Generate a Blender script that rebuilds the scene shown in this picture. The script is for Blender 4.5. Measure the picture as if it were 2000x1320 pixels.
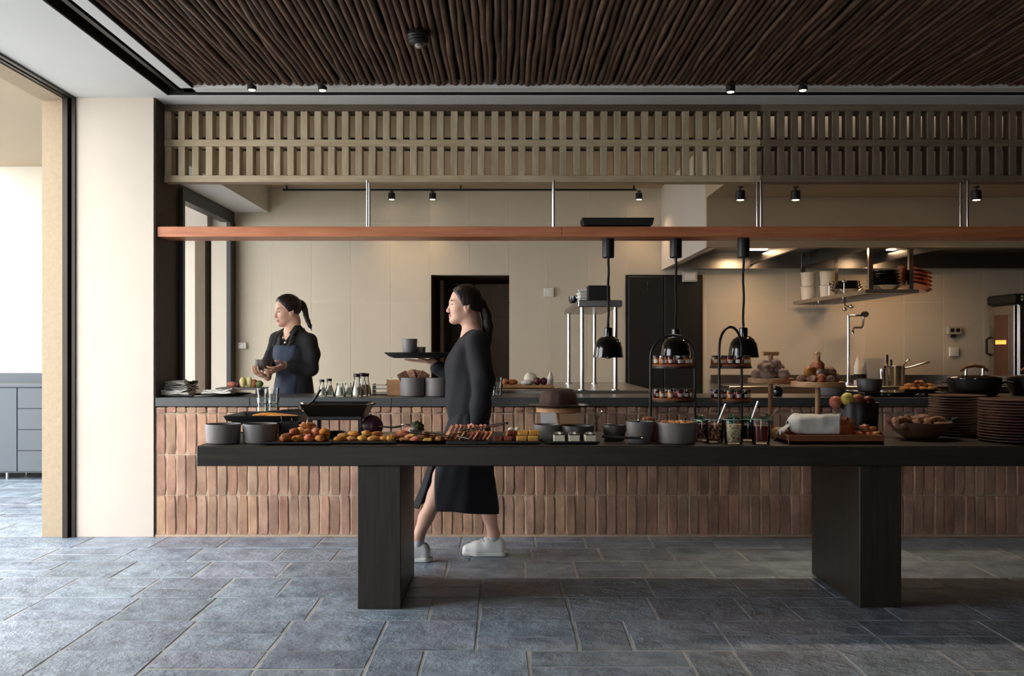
import bpy, math, random
import numpy as np
from mathutils import Vector, Matrix, noise as mnoise

for o in list(bpy.data.objects):
    bpy.data.objects.remove(o)
SC = bpy.context.scene
COL = SC.collection
R = random.Random(7)
PI = math.pi

# ------------------------------------------------------------------ camera
F = 1800.0            # focal length in pixels of the 2000 px wide frame
VX, VY = 982.0, 684.0  # vanishing point of the view direction
H = 1.30              # eye height
cam_d = bpy.data.cameras.new('camera')
cam_d.sensor_fit = 'HORIZONTAL'
cam_d.sensor_width = 36.0
cam_d.lens = 36.0 * F / 2000.0
cam_d.shift_x = (1000.0 - VX) / 2000.0
cam_d.shift_y = (VY - 660.0) / 2000.0
cam_d.clip_start = 0.05
cam = bpy.data.objects.new('camera', cam_d)
cam.location = (0, 0, H)
cam.rotation_euler = (PI / 2, 0, 0)
COL.objects.link(cam)
SC.camera = cam

# ------------------------------------------------------------------ sky and exposure
w = bpy.data.worlds.new('sky')
SC.world = w
w.use_nodes = True
nt = w.node_tree
bg = nt.nodes['Background']
bg.inputs[0].default_value = (0.97, 0.98, 1.0, 1)
bg.inputs[1].default_value = 5.2
SC.view_settings.view_transform = 'Standard'
SC.view_settings.look = 'None'
SC.view_settings.gamma = 1.0
SC.view_settings.use_curve_mapping = False
SC.view_settings.exposure = 0.55
try:
    SC.cycles.max_bounces = 10
    SC.cycles.diffuse_bounces = 4
    SC.cycles.glossy_bounces = 4
    SC.cycles.transmission_bounces = 8
    SC.cycles.transparent_max_bounces = 32
    SC.cycles.caustics_reflective = False
    SC.cycles.caustics_refractive = False
    SC.cycles.sample_clamp_indirect = 4.0
except Exception:
    pass

def P(px, py, d):
    """pixel of the photograph at depth d -> world point"""
    return Vector(((px - VX) / F * d, d, H - (py - VY) / F * d))
def PX(px, d): return (px - VX) / F * d
def PZ(py, d): return H - (py - VY) / F * d

# ------------------------------------------------------------------ materials
def lin(c):
    return tuple((v / 12.92 if v <= 0.04045 else ((v + 0.055) / 1.055) ** 2.4) for v in c)
def rgb(r, g, b):
    return lin((r / 255.0, g / 255.0, b / 255.0))
MATS = {}
def mat(name, col, rough=0.5, metal=0.0, var=0.0, noise=None, bump=None, spec=0.5, trans=0.0, ior=1.45,
        stretch=(1, 1, 1), col2=None, emit=None, hue=0.0, coat=0.0, subsurf=0.0, coords='Object', cells=None):
    if name in MATS: return MATS[name]
    m = bpy.data.materials.new(name); m.use_nodes = True
    n = m.node_tree.nodes; L = m.node_tree.links
    b = n['Principled BSDF']
    b.inputs['Base Color'].default_value = (*col, 1)
    b.inputs['Roughness'].default_value = rough
    b.inputs['Metallic'].default_value = metal
    b.inputs['Specular IOR Level'].default_value = spec
    b.inputs['Transmission Weight'].default_value = trans
    b.inputs['IOR'].default_value = ior
    b.inputs['Coat Weight'].default_value = coat
    if subsurf:
        b.inputs['Subsurface Weight'].default_value = subsurf
        b.inputs['Subsurface Radius'].default_value = (0.012, 0.005, 0.003)
        b.inputs['Subsurface Scale'].default_value = 1.0
    if emit:
        b.inputs['Emission Color'].default_value = (*emit[0], 1)
        b.inputs['Emission Strength'].default_value = emit[1]
    src = None
    tc = n.new('ShaderNodeTexCoord'); mp = n.new('ShaderNodeMapping')
    L.new(tc.outputs[coords], mp.inputs['Vector'])
    mp.inputs['Scale'].default_value = stretch
    vec = mp.outputs['Vector']
    if coords == 'Object' and var:
        oi0 = n.new('ShaderNodeObjectInfo'); ad = n.new('ShaderNodeVectorMath'); ad.operation = 'ADD'
        sc0 = n.new('ShaderNodeMath'); sc0.operation = 'MULTIPLY'; sc0.inputs[1].default_value = 37.0
        L.new(oi0.outputs['Random'], sc0.inputs[0]); L.new(mp.outputs['Vector'], ad.inputs[0]); L.new(sc0.outputs[0], ad.inputs[1])
        vec = ad.outputs['Vector']
    if noise:
        t = n.new('ShaderNodeTexNoise'); t.inputs['Scale'].default_value = noise[0]
        t.inputs['Detail'].default_value = noise[2] if len(noise) > 2 else 5
        t.inputs['Roughness'].default_value = 0.6
        L.new(vec, t.inputs['Vector'])
        r = n.new('ShaderNodeValToRGB')
        r.color_ramp.elements[0].position = 0.30; r.color_ramp.elements[1].position = 0.72
        c2 = col2 if col2 else tuple(max(0, v * (1 - noise[1])) for v in col)
        r.color_ramp.elements[0].color = (*c2, 1); r.color_ramp.elements[1].color = (*col, 1)
        L.new(t.outputs['Fac'], r.inputs['Fac']); src = r.outputs['Color']
    if cells:
        vt = n.new('ShaderNodeTexVoronoi'); vt.inputs['Scale'].default_value = cells[0]
        L.new(vec, vt.inputs['Vector'])
        mx = n.new('ShaderNodeMix'); mx.data_type = 'RGBA'; mx.blend_type = 'MIX'
        r3 = n.new('ShaderNodeValToRGB'); r3.color_ramp.interpolation = 'CONSTANT'
        els = r3.color_ramp.elements
        els[0].position = 0.0; els[0].color = (*cells[1][0], 1)
        els[1].position = 1.0 / len(cells[1]); els[1].color = (*cells[1][1], 1)
        for k in range(2, len(cells[1])):
            e = els.new(k / len(cells[1])); e.color = (*cells[1][k], 1)
        sp = n.new('ShaderNodeSeparateColor'); L.new(vt.outputs['Color'], sp.inputs[0])
        L.new(sp.outputs[0], r3.inputs['Fac']); src = r3.outputs['Color']
    if var or hue:
        oi = n.new('ShaderNodeObjectInfo')
        hs = n.new('ShaderNodeHueSaturation')
        mr = n.new('ShaderNodeMapRange'); mr.inputs['To Min'].default_value = 1 - var; mr.inputs['To Max'].default_value = 1 + var
        L.new(oi.outputs['Random'], mr.inputs['Value']); L.new(mr.outputs['Result'], hs.inputs['Value'])
        if hue:
            m2 = n.new('ShaderNodeMath'); m2.operation = 'MULTIPLY'; m2.inputs[1].default_value = 7.31
            m3 = n.new('ShaderNodeMath'); m3.operation = 'FRACT'
            L.new(oi.outputs['Random'], m2.inputs[0]); L.new(m2.outputs[0], m3.inputs[0])
            mh = n.new('ShaderNodeMapRange'); mh.inputs['To Min'].default_value = 0.5 - hue; mh.inputs['To Max'].default_value = 0.5 + hue
            L.new(m3.outputs[0], mh.inputs['Value']); L.new(mh.outputs['Result'], hs.inputs['Hue'])
            ms = n.new('ShaderNodeMapRange'); ms.inputs['To Min'].default_value = 1 - 8 * hue; ms.inputs['To Max'].default_value = 1 + 6 * hue
            m4 = n.new('ShaderNodeMath'); m4.operation = 'MULTIPLY'; m4.inputs[1].default_value = 13.7
            m5 = n.new('ShaderNodeMath'); m5.operation = 'FRACT'
            L.new(oi.outputs['Random'], m4.inputs[0]); L.new(m4.outputs[0], m5.inputs[0]); L.new(m5.outputs[0], ms.inputs['Value'])
            L.new(ms.outputs['Result'], hs.inputs['Saturation'])
        if src: L.new(src, hs.inputs['Color'])
        else: hs.inputs['Color'].default_value = (*col, 1)
        src = hs.outputs['Color']
    if src: L.new(src, b.inputs['Base Color'])
    if bump:
        t2 = n.new('ShaderNodeTexNoise'); t2.inputs['Scale'].default_value = bump[0]; t2.inputs['Detail'].default_value = 6
        t2.inputs['Roughness'].default_value = 0.65
        L.new(vec, t2.inputs['Vector'])
        bp = n.new('ShaderNodeBump'); bp.inputs['Strength'].default_value = bump[1]
        bp.inputs['Distance'].default_value = bump[2] if len(bump) > 2 else 0.01
        L.new(t2.outputs['Fac'], bp.inputs['Height']); L.new(bp.outputs['Normal'], b.inputs['Normal'])
    MATS[name] = m
    return m
def mat_thin_glass(name, tint, rough=0.03, body=0.0):
    m = bpy.data.materials.new(name); m.use_nodes = True
    n = m.node_tree.nodes; L = m.node_tree.links
    n.remove(n['Principled BSDF'])
    out = n['Material Output']
    tr_ = n.new('ShaderNodeBsdfTransparent'); tr_.inputs['Color'].default_value = (*tint, 1)
    gl = n.new('ShaderNodeBsdfGlossy'); gl.inputs['Roughness'].default_value = rough; gl.inputs['Color'].default_value = (1, 1, 1, 1)
    fr = n.new('ShaderNodeFresnel'); fr.inputs['IOR'].default_value = 1.3
    tx = n.new('ShaderNodeTexNoise'); tx.inputs['Scale'].default_value = 6
    bp = n.new('ShaderNodeBump'); bp.inputs['Strength'].default_value = .05; L.new(tx.outputs['Fac'], bp.inputs['Height']); L.new(bp.outputs['Normal'], gl.inputs['Normal'])
    mx = n.new('ShaderNodeMixShader'); L.new(fr.outputs[0], mx.inputs[0]); L.new(tr_.outputs[0], mx.inputs[1]); L.new(gl.outputs[0], mx.inputs[2])
    L.new(mx.outputs[0], out.inputs['Surface'])
    MATS[name] = m
    return m
def mat_attr(name, rough=0.5, subsurf=0.0, bump=None):
    """material whose colour is the thing's own painted colour attribute"""
    m = mat(name, (0.5, 0.5, 0.5), rough, bump=bump, subsurf=subsurf)
    n = m.node_tree.nodes; L = m.node_tree.links
    a = n.new('ShaderNodeAttribute'); a.attribute_name = 'tint'
    L.new(a.outputs['Color'], n['Principled BSDF'].inputs['Base Color'])
    return m

# ------------------------------------------------------------------ mesh helpers
class MB:
    def __init__(s): s.v = []; s.f = []
    def add(s, verts, faces):
        k = len(s.v); s.v.extend([tuple(p) for p in verts]); s.f.extend([tuple(i + k for i in f) for f in faces]); return s
    def box(s, c, size, rz=0.0, ch=0.0, rx=0.0, ry=0.0):
        hx, hy, hz = size[0] / 2, size[1] / 2, size[2] / 2
        rot = Matrix.Rotation(rz, 3, 'Z') @ Matrix.Rotation(ry, 3, 'Y') @ Matrix.Rotation(rx, 3, 'X') if (rx or ry or rz) else None
        if ch <= 0:
            vs = [(x * hx, y * hy, z * hz) for z in (-1, 1) for y in (-1, 1) for x in (-1, 1)]
            fs = [(0, 2, 3, 1), (4, 5, 7, 6), (0, 1, 5, 4), (2, 6, 7, 3), (0, 4, 6, 2), (1, 3, 7, 5)]
        else:
            ch = min(ch, hx * .9, hy * .9, hz * .9)
            vs = []; ix = {}
            for sx in (-1, 1):
                for sy in (-1, 1):
                    for sz in (-1, 1):
                        ix[sx, sy, sz, 0] = len(vs); vs.append((sx * hx, sy * (hy - ch), sz * (hz - ch)))
                        ix[sx, sy, sz, 1] = len(vs); vs.append((sx * (hx - ch), sy * hy, sz * (hz - ch)))
                        ix[sx, sy, sz, 2] = len(vs); vs.append((sx * (hx - ch), sy * (hy - ch), sz * hz))
            fs = []
            def q(a, flip): fs.append(tuple(a[::-1]) if flip else tuple(a))
            for sg in (-1, 1):
                q([ix[sg, -1, -1, 0], ix[sg, 1, -1, 0], ix[sg, 1, 1, 0], ix[sg, -1, 1, 0]], sg < 0)
                q([ix[-1, sg, -1, 1], ix[-1, sg, 1, 1], ix[1, sg, 1, 1], ix[1, sg, -1, 1]], sg < 0)
                q([ix[-1, -1, sg, 2], ix[1, -1, sg, 2], ix[1, 1, sg, 2], ix[-1, 1, sg, 2]], sg < 0)
            for a in (-1, 1):
                for b_ in (-1, 1):
                    q([ix[a, b_, -1, 0], ix[a, b_, -1, 1], ix[a, b_, 1, 1], ix[a, b_, 1, 0]], a * b_ < 0)
                    q([ix[a, -1, b_, 2], ix[a, 1, b_, 2], ix[a, 1, b_, 0], ix[a, -1, b_, 0]], a * b_ > 0)
                    q([ix[-1, a, b_, 1], ix[1, a, b_, 1], ix[1, a, b_, 2], ix[-1, a, b_, 2]], a * b_ > 0)
                    for c_ in (-1, 1):
                        q([ix[a, b_, c_, 0], ix[a, b_, c_, 1], ix[a, b_, c_, 2]], a * b_ * c_ < 0)
        out = []
        for p in vs:
            p = Vector(p)
            if rot: p = rot @ p
            out.append((p.x + c[0], p.y + c[1], p.z + c[2]))
        return s.add(out, fs)
    def bb(s, x0, x1, y0, y1, z0, z1, ch=0.0):
        return s.box(((x0 + x1) / 2, (y0 + y1) / 2, (z0 + z1) / 2), (abs(x1 - x0), abs(y1 - y0), abs(z1 - z0)), ch=ch)
    def lathe(s, prof, n=24, c=(0, 0, 0), sx=1.0, sy=1.0, wob=None):
        k0 = []
        vs = []; fs = []
        for (r, z) in prof:
            if r <= 1e-6:
                k0.append((len(vs), 1)); vs.append((c[0], c[1], c[2] + z))
            else:
                k0.append((len(vs), n))
                for i in range(n):
                    a = 2 * PI * i / n
                    rr = r * (wob(a, z) if wob else 1.0)
                    vs.append((c[0] + rr * math.cos(a) * sx, c[1] + rr * math.sin(a) * sy, c[2] + z))
        for (a, na), (b, nb) in zip(k0[:-1], k0[1:]):
            for i in range(n):
                j = (i + 1) % n
                if na == 1 and nb == 1: continue
                if na == 1: fs.append((a, b + j, b + i))
                elif nb == 1: fs.append((a + i, a + j, b))
                else: fs.append((a + i, a + j, b + j, b + i))
        return s.add(vs, fs)
    def cyl(s, c, r, h, n=20, r2=None):
        r2 = r if r2 is None else r2
        return s.lathe([(0, 0), (r, 0), (r2, h), (0, h)], n, c)
    def tube(s, pts, r, n=8, cap=True, flat=1.0):
        pts = [Vector(p) for p in pts]; m = len(pts)
        rs = r if isinstance(r, (list, tuple)) else [r] * m
        vs = []; fs = []
        up = None
        for i, p in enumerate(pts):
            t = (pts[min(i + 1, m - 1)] - pts[max(i - 1, 0)])
            t = t.normalized() if t.length > 1e-9 else Vector((0, 0, 1))
            if up is None:
                up = Vector((0, 0, 1)) if abs(t.z) < 0.9 else Vector((0, 1, 0))
            a = t.cross(up); a = a.normalized() if a.length > 1e-6 else t.orthogonal().normalized()
            b = a.cross(t).normalized(); up = b
            for k in range(n):
                an = 2 * PI * k / n
                vs.append(p + a * (math.cos(an) * rs[i]) + b * (math.sin(an) * rs[i] * flat))
        for i in range(m - 1):
            for k in range(n):
                j = (k + 1) % n
                fs.append((i * n + k, i * n + j, (i + 1) * n + j, (i + 1) * n + k))
        if cap:
            fs.append(tuple(range(n - 1, -1, -1))); fs.append(tuple((m - 1) * n + k for k in range(n)))
        return s.add(vs, fs)
    def blob(s, c, r, n=14, m=9, amp=0.0, fr=3.0, seed=0, rot=None, squash=None):
        vs = []; fs = []
        for i in range(m + 1):
            th = PI * i / m
            for k in range(n if 0 < i < m else 1):
                ph = 2 * PI * k / n
                d = Vector((math.sin(th) * math.cos(ph), math.sin(th) * math.sin(ph), math.cos(th)))
                q = 1 + (amp * mnoise.noise(d * fr + Vector((seed * 3.7, seed, 0))) if amp else 0)
                p = Vector((d.x * r[0], d.y * r[1], d.z * r[2])) * q
                if squash is not None and p.z < squash: p.z = squash
                if rot: p = rot @ p
                vs.append(p + Vector(c))
        def id(i, k):
            if i == 0: return 0
            if i == m: return 1 + (m - 1) * n
            return 1 + (i - 1) * n + k % n
        for i in range(m):
            for k in range(n):
                if i == 0: fs.append((0, id(1, k), id(1, k + 1)))
                elif i == m - 1: fs.append((id(i, k), id(m, 0), id(i, k + 1)))
                else: fs.append((id(i, k), id(i + 1, k), id(i + 1, k + 1), id(i, k + 1)))
        return s.add(vs, fs)
    def prism(s, poly, z0, z1):
        n = len(poly)
        vs = [(x, y, z0) for x, y in poly] + [(x, y, z1) for x, y in poly]
        fs = [tuple(range(n - 1, -1, -1)), tuple(range(n, 2 * n))]
        fs += [(i, (i + 1) % n, n + (i + 1) % n, n + i) for i in range(n)]
        return s.add(vs, fs)
    def grid(s, fn, nu, nv):
        vs = [fn(i / nu, j / nv) for j in range(nv + 1) for i in range(nu + 1)]
        fs = [(j * (nu + 1) + i, j * (nu + 1) + i + 1, (j + 1) * (nu + 1) + i + 1, (j + 1) * (nu + 1) + i) for j in range(nv) for i in range(nu)]
        return s.add(vs, fs)
    def mesh(s, name, smooth=None):
        me = bpy.data.meshes.new(name); me.from_pydata(s.v, [], s.f); me.validate()
        if smooth is not None:
            me.polygons.foreach_set('use_smooth', [True] * len(me.polygons))
            try: me.set_sharp_from_angle(angle=math.radians(smooth))
            except Exception: pass
        me.update()
        return me

def tag(o, label=None, cat=None, group=None, kind=None):
    if label: o['label'] = label
    if cat: o['category'] = cat
    if group: o['group'] = group
    if kind: o['kind'] = kind
    return o
def put(name, me, m, parent=None, loc=(0, 0, 0), rz=0.0, smooth=None):
    if isinstance(me, MB): me = me.mesh(name, smooth)
    if m is not None and not me.materials: me.materials.append(m)
    o = bpy.data.objects.new(name, me); COL.objects.link(o)
    o.location = loc
    if rz: o.rotation_euler = (0, 0, rz)
    if parent: o.parent = parent
    return o
def thing(name, label, cat, loc=(0, 0, 0), rz=0.0, group=None, kind=None):
    o = bpy.data.objects.new(name, None); COL.objects.link(o)
    o.empty_display_size = 0.05
    o.location = loc; o.rotation_euler = (0, 0, rz)
    return tag(o, label, cat, group, kind)
def struct(name, mb, m, parent=None, loc=(0, 0, 0), smooth=None, label=None):
    o = put(name, mb, m, parent, loc, smooth=smooth)
    if not parent: o['kind'] = 'structure'
    if label: o['label'] = label
    return o
def dup(root, loc, rz=0.0, label=None, group=None, scale=None):
    r = root.copy(); COL.objects.link(r); r.location = loc; r.rotation_euler = (0, 0, rz)
    if scale: r.scale = scale
    if label: r['label'] = label
    if group: r['group'] = group
    for ch in list(root.children):
        c = ch.copy(); COL.objects.link(c); c.parent = r
        for g in list(ch.children):
            d = g.copy(); COL.objects.link(d); d.parent = c
    return r
# ------------------------------------------------------------------ shared materials
m_plaster = mat('warm_plaster', rgb(200, 190, 176), 0.85, noise=(2.2, 0.07), bump=(60, 0.08, 0.004))
m_white = mat('white_plaster', rgb(214, 214, 210), 0.85, noise=(1.5, 0.05))
m_kwall = mat('kitchen_panel', rgb(208, 196, 174), 0.55, var=0.035, noise=(3.0, 0.06), bump=(8, 0.05, 0.004))
m_kceil = mat('kitchen_ceiling', rgb(182, 160, 132), 0.85, noise=(2.0, 0.05))
m_kjoint = mat('panel_joint', rgb(222, 212, 192), 0.8)
m_black = mat('black_metal', rgb(26, 26, 26), 0.42, noise=(9, 0.2))
m_blackm = mat('matt_black', rgb(18, 17, 16), 0.75)
m_dkwood = mat('dark_brown_wood', rgb(62, 50, 40), 0.6, noise=(5, 0.35), stretch=(8, 8, 0.7), bump=(30, 0.15, 0.003))
m_steel = mat('brushed_steel', rgb(176, 174, 170), 0.28, 1.0, noise=(14, 0.12), stretch=(1, 1, 8))
m_chrome = mat('polished_steel', rgb(214, 212, 208), 0.14, 1.0, noise=(3, 0.05))
m_grout = mat('pale_grout', rgb(196, 194, 188), 0.9, noise=(6, 0.45))
m_slate = mat('blue_grey_slate', rgb(158, 173, 188), 0.34, var=0.16, hue=0.012, noise=(6.5, 0.0, 10), col2=rgb(100, 113, 127), bump=(9.0, 0.85, 0.03), spec=0.6)
m_mortar = mat('sandy_mortar', rgb(196, 172, 148), 0.95, noise=(20, 0.25), bump=(80, 0.3, 0.004))
m_brick = mat('clay_brick', rgb(196, 158, 130), 0.9, var=0.19, hue=0.009, noise=(7, 0.0, 9), col2=rgb(136, 104, 88), bump=(34, 0.5, 0.008), stretch=(1, 1, 0.6))
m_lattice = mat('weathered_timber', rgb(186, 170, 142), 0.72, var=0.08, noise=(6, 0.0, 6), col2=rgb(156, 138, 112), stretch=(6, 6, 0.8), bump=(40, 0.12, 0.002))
m_lattice_h = mat('weathered_timber_rail', rgb(190, 174, 146), 0.72, noise=(4, 0.0, 6), col2=rgb(160, 142, 114), stretch=(0.8, 6, 6), bump=(40, 0.12, 0.002))
m_pole = mat('dark_branch_bark', rgb(110, 80, 60), 0.62, var=0.26, hue=0.008, noise=(7, 0.0, 7), col2=rgb(54, 40, 32), stretch=(5, 0.8, 5), bump=(30, 0.5, 0.006))
m_shelf = mat('red_brown_shelf_wood', rgb(206, 134, 92), 0.4, noise=(3.0, 0.0, 8), col2=rgb(166, 94, 60), stretch=(0.7, 6, 9), bump=(20, 0.08, 0.003))
m_table = mat('black_stained_oak', rgb(60, 54, 47), 0.42, noise=(5.0, 0.0, 8), col2=rgb(38, 34, 29), stretch=(0.6, 8, 8), bump=(26, 0.2, 0.003))
m_tableleg = mat('black_stained_oak_leg', rgb(62, 55, 47), 0.45, noise=(5.0, 0.0, 8), col2=rgb(38, 34, 29), stretch=(8, 8, 0.6), bump=(26, 0.2, 0.003))
m_ctop = mat('dark_stone_worktop', rgb(74, 76, 76), 0.38, noise=(12, 0.18), bump=(50, 0.05, 0.002))
m_cab = mat('slate_grey_cabinet', rgb(86, 92, 98), 0.5, noise=(3, 0.08))
m_ivory = mat('ivory_plastic', rgb(226, 222, 210), 0.45, noise=(5, 0.03))

# ------------------------------------------------------------------ floor of slate flags
XL, YB = -2.97, 6.42           # plane of the open side, plane of the back wall
fl = struct('floor', MB().bb(-14, 6.6, -6, 6.5, -0.30, -0.0028).bb(-14, -2.85, 6.5, 14, -0.30, -0.0028).bb(-2.85, 6.6, 6.5, 11.4, -0.30, -0.0028), m_grout)
fl['label'] = 'blue grey slate flag floor with pale joints'
def flag(x0, x1, y0, y1):
    g = 0.0055
    j = lambda: R.uniform(-0.004, 0.004)
    t = R.uniform(-0.0012, 0.0014)
    b = [(x0 + g + j(), y0 + g + j()), (x1 - g + j(), y0 + g + j()), (x1 - g + j(), y1 - g + j()), (x0 + g + j(), y1 - g + j())]
    cx, cy = (x0 + x1) / 2, (y0 + y1) / 2
    e = 0.004
    top = [(x + (e if x < cx else -e), y + (e if y < cy else -e)) for x, y in b]
    vs = [(x - cx, y - cy, -0.02) for x, y in b] + [(x - cx, y - cy, t - 0.003) for x, y in b] + [(x - cx, y - cy, t) for x, y in top]
    fs = []
    for q in (0, 4):
        for i in range(4):
            k = (i + 1) % 4
            fs.append((q + i, q + k, q + 4 + k, q + 4 + i))
    fs.append((8, 9, 10, 11))
    put('slate_tile', MB().add(vs, fs), m_slate, fl, (cx, cy, 0))
rows = [3.10, 3.54, 3.993, 4.432, 4.845, 5.27, 5.68, 6.06, 6.43]
given = {
    1: [-1.915, -1.467, -1.011, -0.557, -0.337, 0.112, 0.78, 0.99, 1.45, 1.88],
    2: [-1.91, -1.467, -1.01, -0.557, -0.117, 0.335, 0.573, 1.0, 1.69],
    3: [-1.9, -1.5, -0.95, -0.36, -0.117, 0.335, 0.75, 1.2, 1.44, 1.92],
    4: [-1.95, -1.53, -1.2, -0.66, -0.12, 0.32, 0.80, 1.28, 1.75],
    5: [-1.78, -1.30, -0.80, -0.33, 0.13, 0.43, 0.86, 1.22, 1.60],
    6: [-1.96, -1.42, -1.06, -0.64, -0.20, 0.18, 0.62, 1.07, 1.52],
    7: [-1.88, -1.24, -0.74, -0.28, 0.22, 0.55, 1.0, 1.42, 1.85],
}
def fill_row(k, y0, y1, xa, xb):
    xs = sorted(given.get(k, []))
    if xs:
        lo = xs[0]
        while lo > xa + 0.25:
            lo -= R.uniform(0.42, 0.72); xs.insert(0, lo)
        hi = xs[-1]
        while hi < xb - 0.25:
            hi += R.uniform(0.42, 0.72); xs.append(hi)
    else:
        xs = [xa]
        while xs[-1] < xb: xs.append(xs[-1] + R.uniform(0.42, 0.8))
    xs[0] = max(xs[0], xa); xs[-1] = min(max(xs[-1], xb), xb)
    for a, b in zip(xs[:-1], xs[1:]):
        if b - a < 0.05: continue
        if y1 - y0 > 0.36 and R.random() < 0.3 and b - a > 0.3:
            s = y0 + (y1 - y0) * R.uniform(0.42, 0.58)
            flag(a, b, y0, s); flag(a, b, s, y1)
        else: flag(a, b, y0, y1)
for k in range(len(rows) - 1):
    fill_row(k, rows[k], rows[k + 1], -3.9, 3.9)
yy = rows[-1]
k = 20
while yy < 9.6:                      # terrace side, past the jamb
    y1 = min(yy + R.uniform(0.38, 0.52), 9.75)
    fill_row(k, yy, y1, -6.2, -3.0); yy = y1; k += 1
for kk in range(5, len(rows) - 1):
    xs = [-6.2, -5.6, -5.05, -4.45, -3.9]
    for a, b in zip(xs[:-1], xs[1:]): flag(a + R.uniform(-.03, .0), b, rows[kk], rows[kk + 1])

# ------------------------------------------------------------------ walls around the dining room
m_sand = mat('sandy_render', rgb(170, 152, 126), 0.9, noise=(40, 0.14), bump=(120, 0.25, 0.003))
wl = struct('wall_left', MB().bb(-3.21, -3.045, 6.42, 6.93, 0, 3.30), m_sand)                 # jamb of the open side
put('lintel', MB().bb(-3.21, -3.045, 3.2, 6.42, 3.04, 3.42), m_sand, wl)
put('unseen_light_stop', MB().bb(-3.21, -2.972, -5.2, 3.2, 0, 3.42), MATS.get('rear_plaster') or mat('rear_plaster', rgb(50, 44, 38), 0.9, noise=(2, 0.1)), wl)  # unseen length added to narrow the opening, so less daylight reaches the far side
tr = struct('trim_1', MB().bb(-3.045, -3.01, 6.37, 6.93, 0, 3.06).bb(-2.995, -2.972, 6.40, 6.93, 0, 3.06).bb(-3.01, -2.995, 6.425, 6.93, 0, 3.06), mat('dark_bronze', rgb(52, 45, 40), 0.38, 0.6, noise=(4, 0.2)))
put('door_track', MB().bb(-3.045, -3.015, 3.2, 6.37, 3.045, 3.2).bb(-2.995, -2.972, 3.2, 6.40, 3.045, 3.2), MATS['dark_bronze'], tr)
put('door_track', MB().bb(-3.015, -2.995, 3.2, 6.37, 3.10, 3.2), m_blackm, tr)
wb = struct('wall_back', MB().bb(-2.972, -2.433, 6.42, 6.93, 0, 3.30), m_plaster)
put('reveal_panel', MB().bb(-2.4335, -2.424, 6.43, 6.93, 0, 3.06), m_dkwood, wb)
put('reveal_edge', MB().bb(-2.440, -2.395, 6.90, 6.95, 0.97, 2.52), m_black, wb)
struct('wall_right', MB().bb(5.0, 5.2, -5.2, 6.44, 0, 3.5).bb(6.4, 6.6, 6.44, 11.4, 0, 3.5).bb(5.0, 6.4, 6.3, 6.44, 0, 3.5), mat('brown_plaster', rgb(46, 38, 32), 0.9, noise=(2, 0.1)))
wr_ = struct('wall_rear', MB().bb(-3.2, -2.7, -5.2, -5.0, 0, 3.5).bb(-0.9, 5.2, -5.2, -5.0, 0, 3.5).bb(-2.7, -0.9, -5.2, -5.0, 2.9, 3.5).bb(-2.7, -0.9, -5.2, -5.0, 0, .12), mat('rear_plaster', rgb(50, 44, 38), 0.9, noise=(2, 0.1)))

for k in range(3): put('mullion', MB().bb(-2.7 + k * .9 - .04, -2.7 + k * .9 + .04, -5.14, -5.04, .12, 2.9), m_black, wr_)
# ------------------------------------------------------------------ ceiling with slot and branch panel
ZC = 3.06
ce = struct('ceiling', MB().bb(-3.0, -2.315, -5.0, 6.42, ZC, 3.3).bb(-2.43, -2.315, 6.42, 6.62, ZC, 3.3)
            .bb(-2.166, -2.087, -5.0, 6.286, ZC, 3.3)
            .bb(-2.315, 5.0, 6.374, 6.62, ZC, 3.3).bb(-2.166, 5.0, 6.19, 6.286, ZC, 3.3)
            .bb(-3.21, 5.2, -5.2, 6.62, 3.3, 3.42), m_white)
ce['label'] = 'white plaster ceiling framing a panel of dark branches'
put('slot_lining', MB().bb(-2.315, -2.166, -5.0, 6.374, 3.22, 3.3).bb(-2.166, 5.0, 6.286, 6.374, 3.22, 3.3)
    .bb(-2.3149, -2.309, -5, 6.374, ZC + .004, 3.22).bb(-2.172, -2.1661, -5, 6.286, ZC + .004, 3.22)
    .bb(-2.309, 5, 6.368, 6.3739, ZC + .004, 3.22).bb(-2.172, 5, 6.2861, 6.292, ZC + .004, 3.22), m_blackm, ce)
put('track_rail', MB().bb(-2.252, -2.222, -5.0, 6.35, 3.085, 3.22).bb(-2.222, 5.0, 6.322, 6.345, 3.12, 3.22), m_black, ce)
put('backing_board', MB().bb(-2.087, 5.0, -5.0, 6.19, 3.118, 3.16).bb(-2.087, -2.08, -5, 6.19, ZC + .004, 3.12), mat('backing_black', rgb(22, 18, 15), 0.9), ce)
pole_meshes = []
for q in range(9):
    n, m = 7, 19
    mb = MB(); pts = []; rs = []
    sx = R.uniform(0, 50); 
    for i in range(m):
        t = i / (m - 1)
        y = -1.72 + 3.44 * t
        pts.append((0.015 * mnoise.noise(Vector((t * 8, sx, 0))) + 0.004 * mnoise.noise(Vector((t * 22, sx, 3))), y, 0.006 * mnoise.noise(Vector((t * 6, sx, 9)))))
        rs.append(0.0185 * (1 + 0.22 * mnoise.noise(Vector((t * 9, sx, 5)))))
    mb.tube(pts, rs, n)
    pole_meshes.append(mb.mesh('branch_pole', 60))
    pole_meshes[-1].materials.append(m_pole)
x = -2.062; i = 0
while x < 4.9:
    o = put('branch_pole', pole_meshes[R.randrange(9)], None, ce, (x, 4.496 + R.uniform(-.012, .012), 3.0945 + R.uniform(-.003, .003)))
    o.rotation_euler = (0, R.uniform(0, 6.28), R.uniform(-.004, .004) + (PI if R.random() < .5 else 0))
    x += R.uniform(0.036, 0.043); i += 1
# nearer end of the panel, above and behind the viewer
mb = MB(); x = -2.06
while x < 4.9:
    mb.tube([(x, -4.9, 3.082), (x, 2.75, 3.082)], 0.018, 6); x += 0.04
o = put('branch_pole_field', mb, m_pole, ce); o['kind'] = 'stuff'

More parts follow.
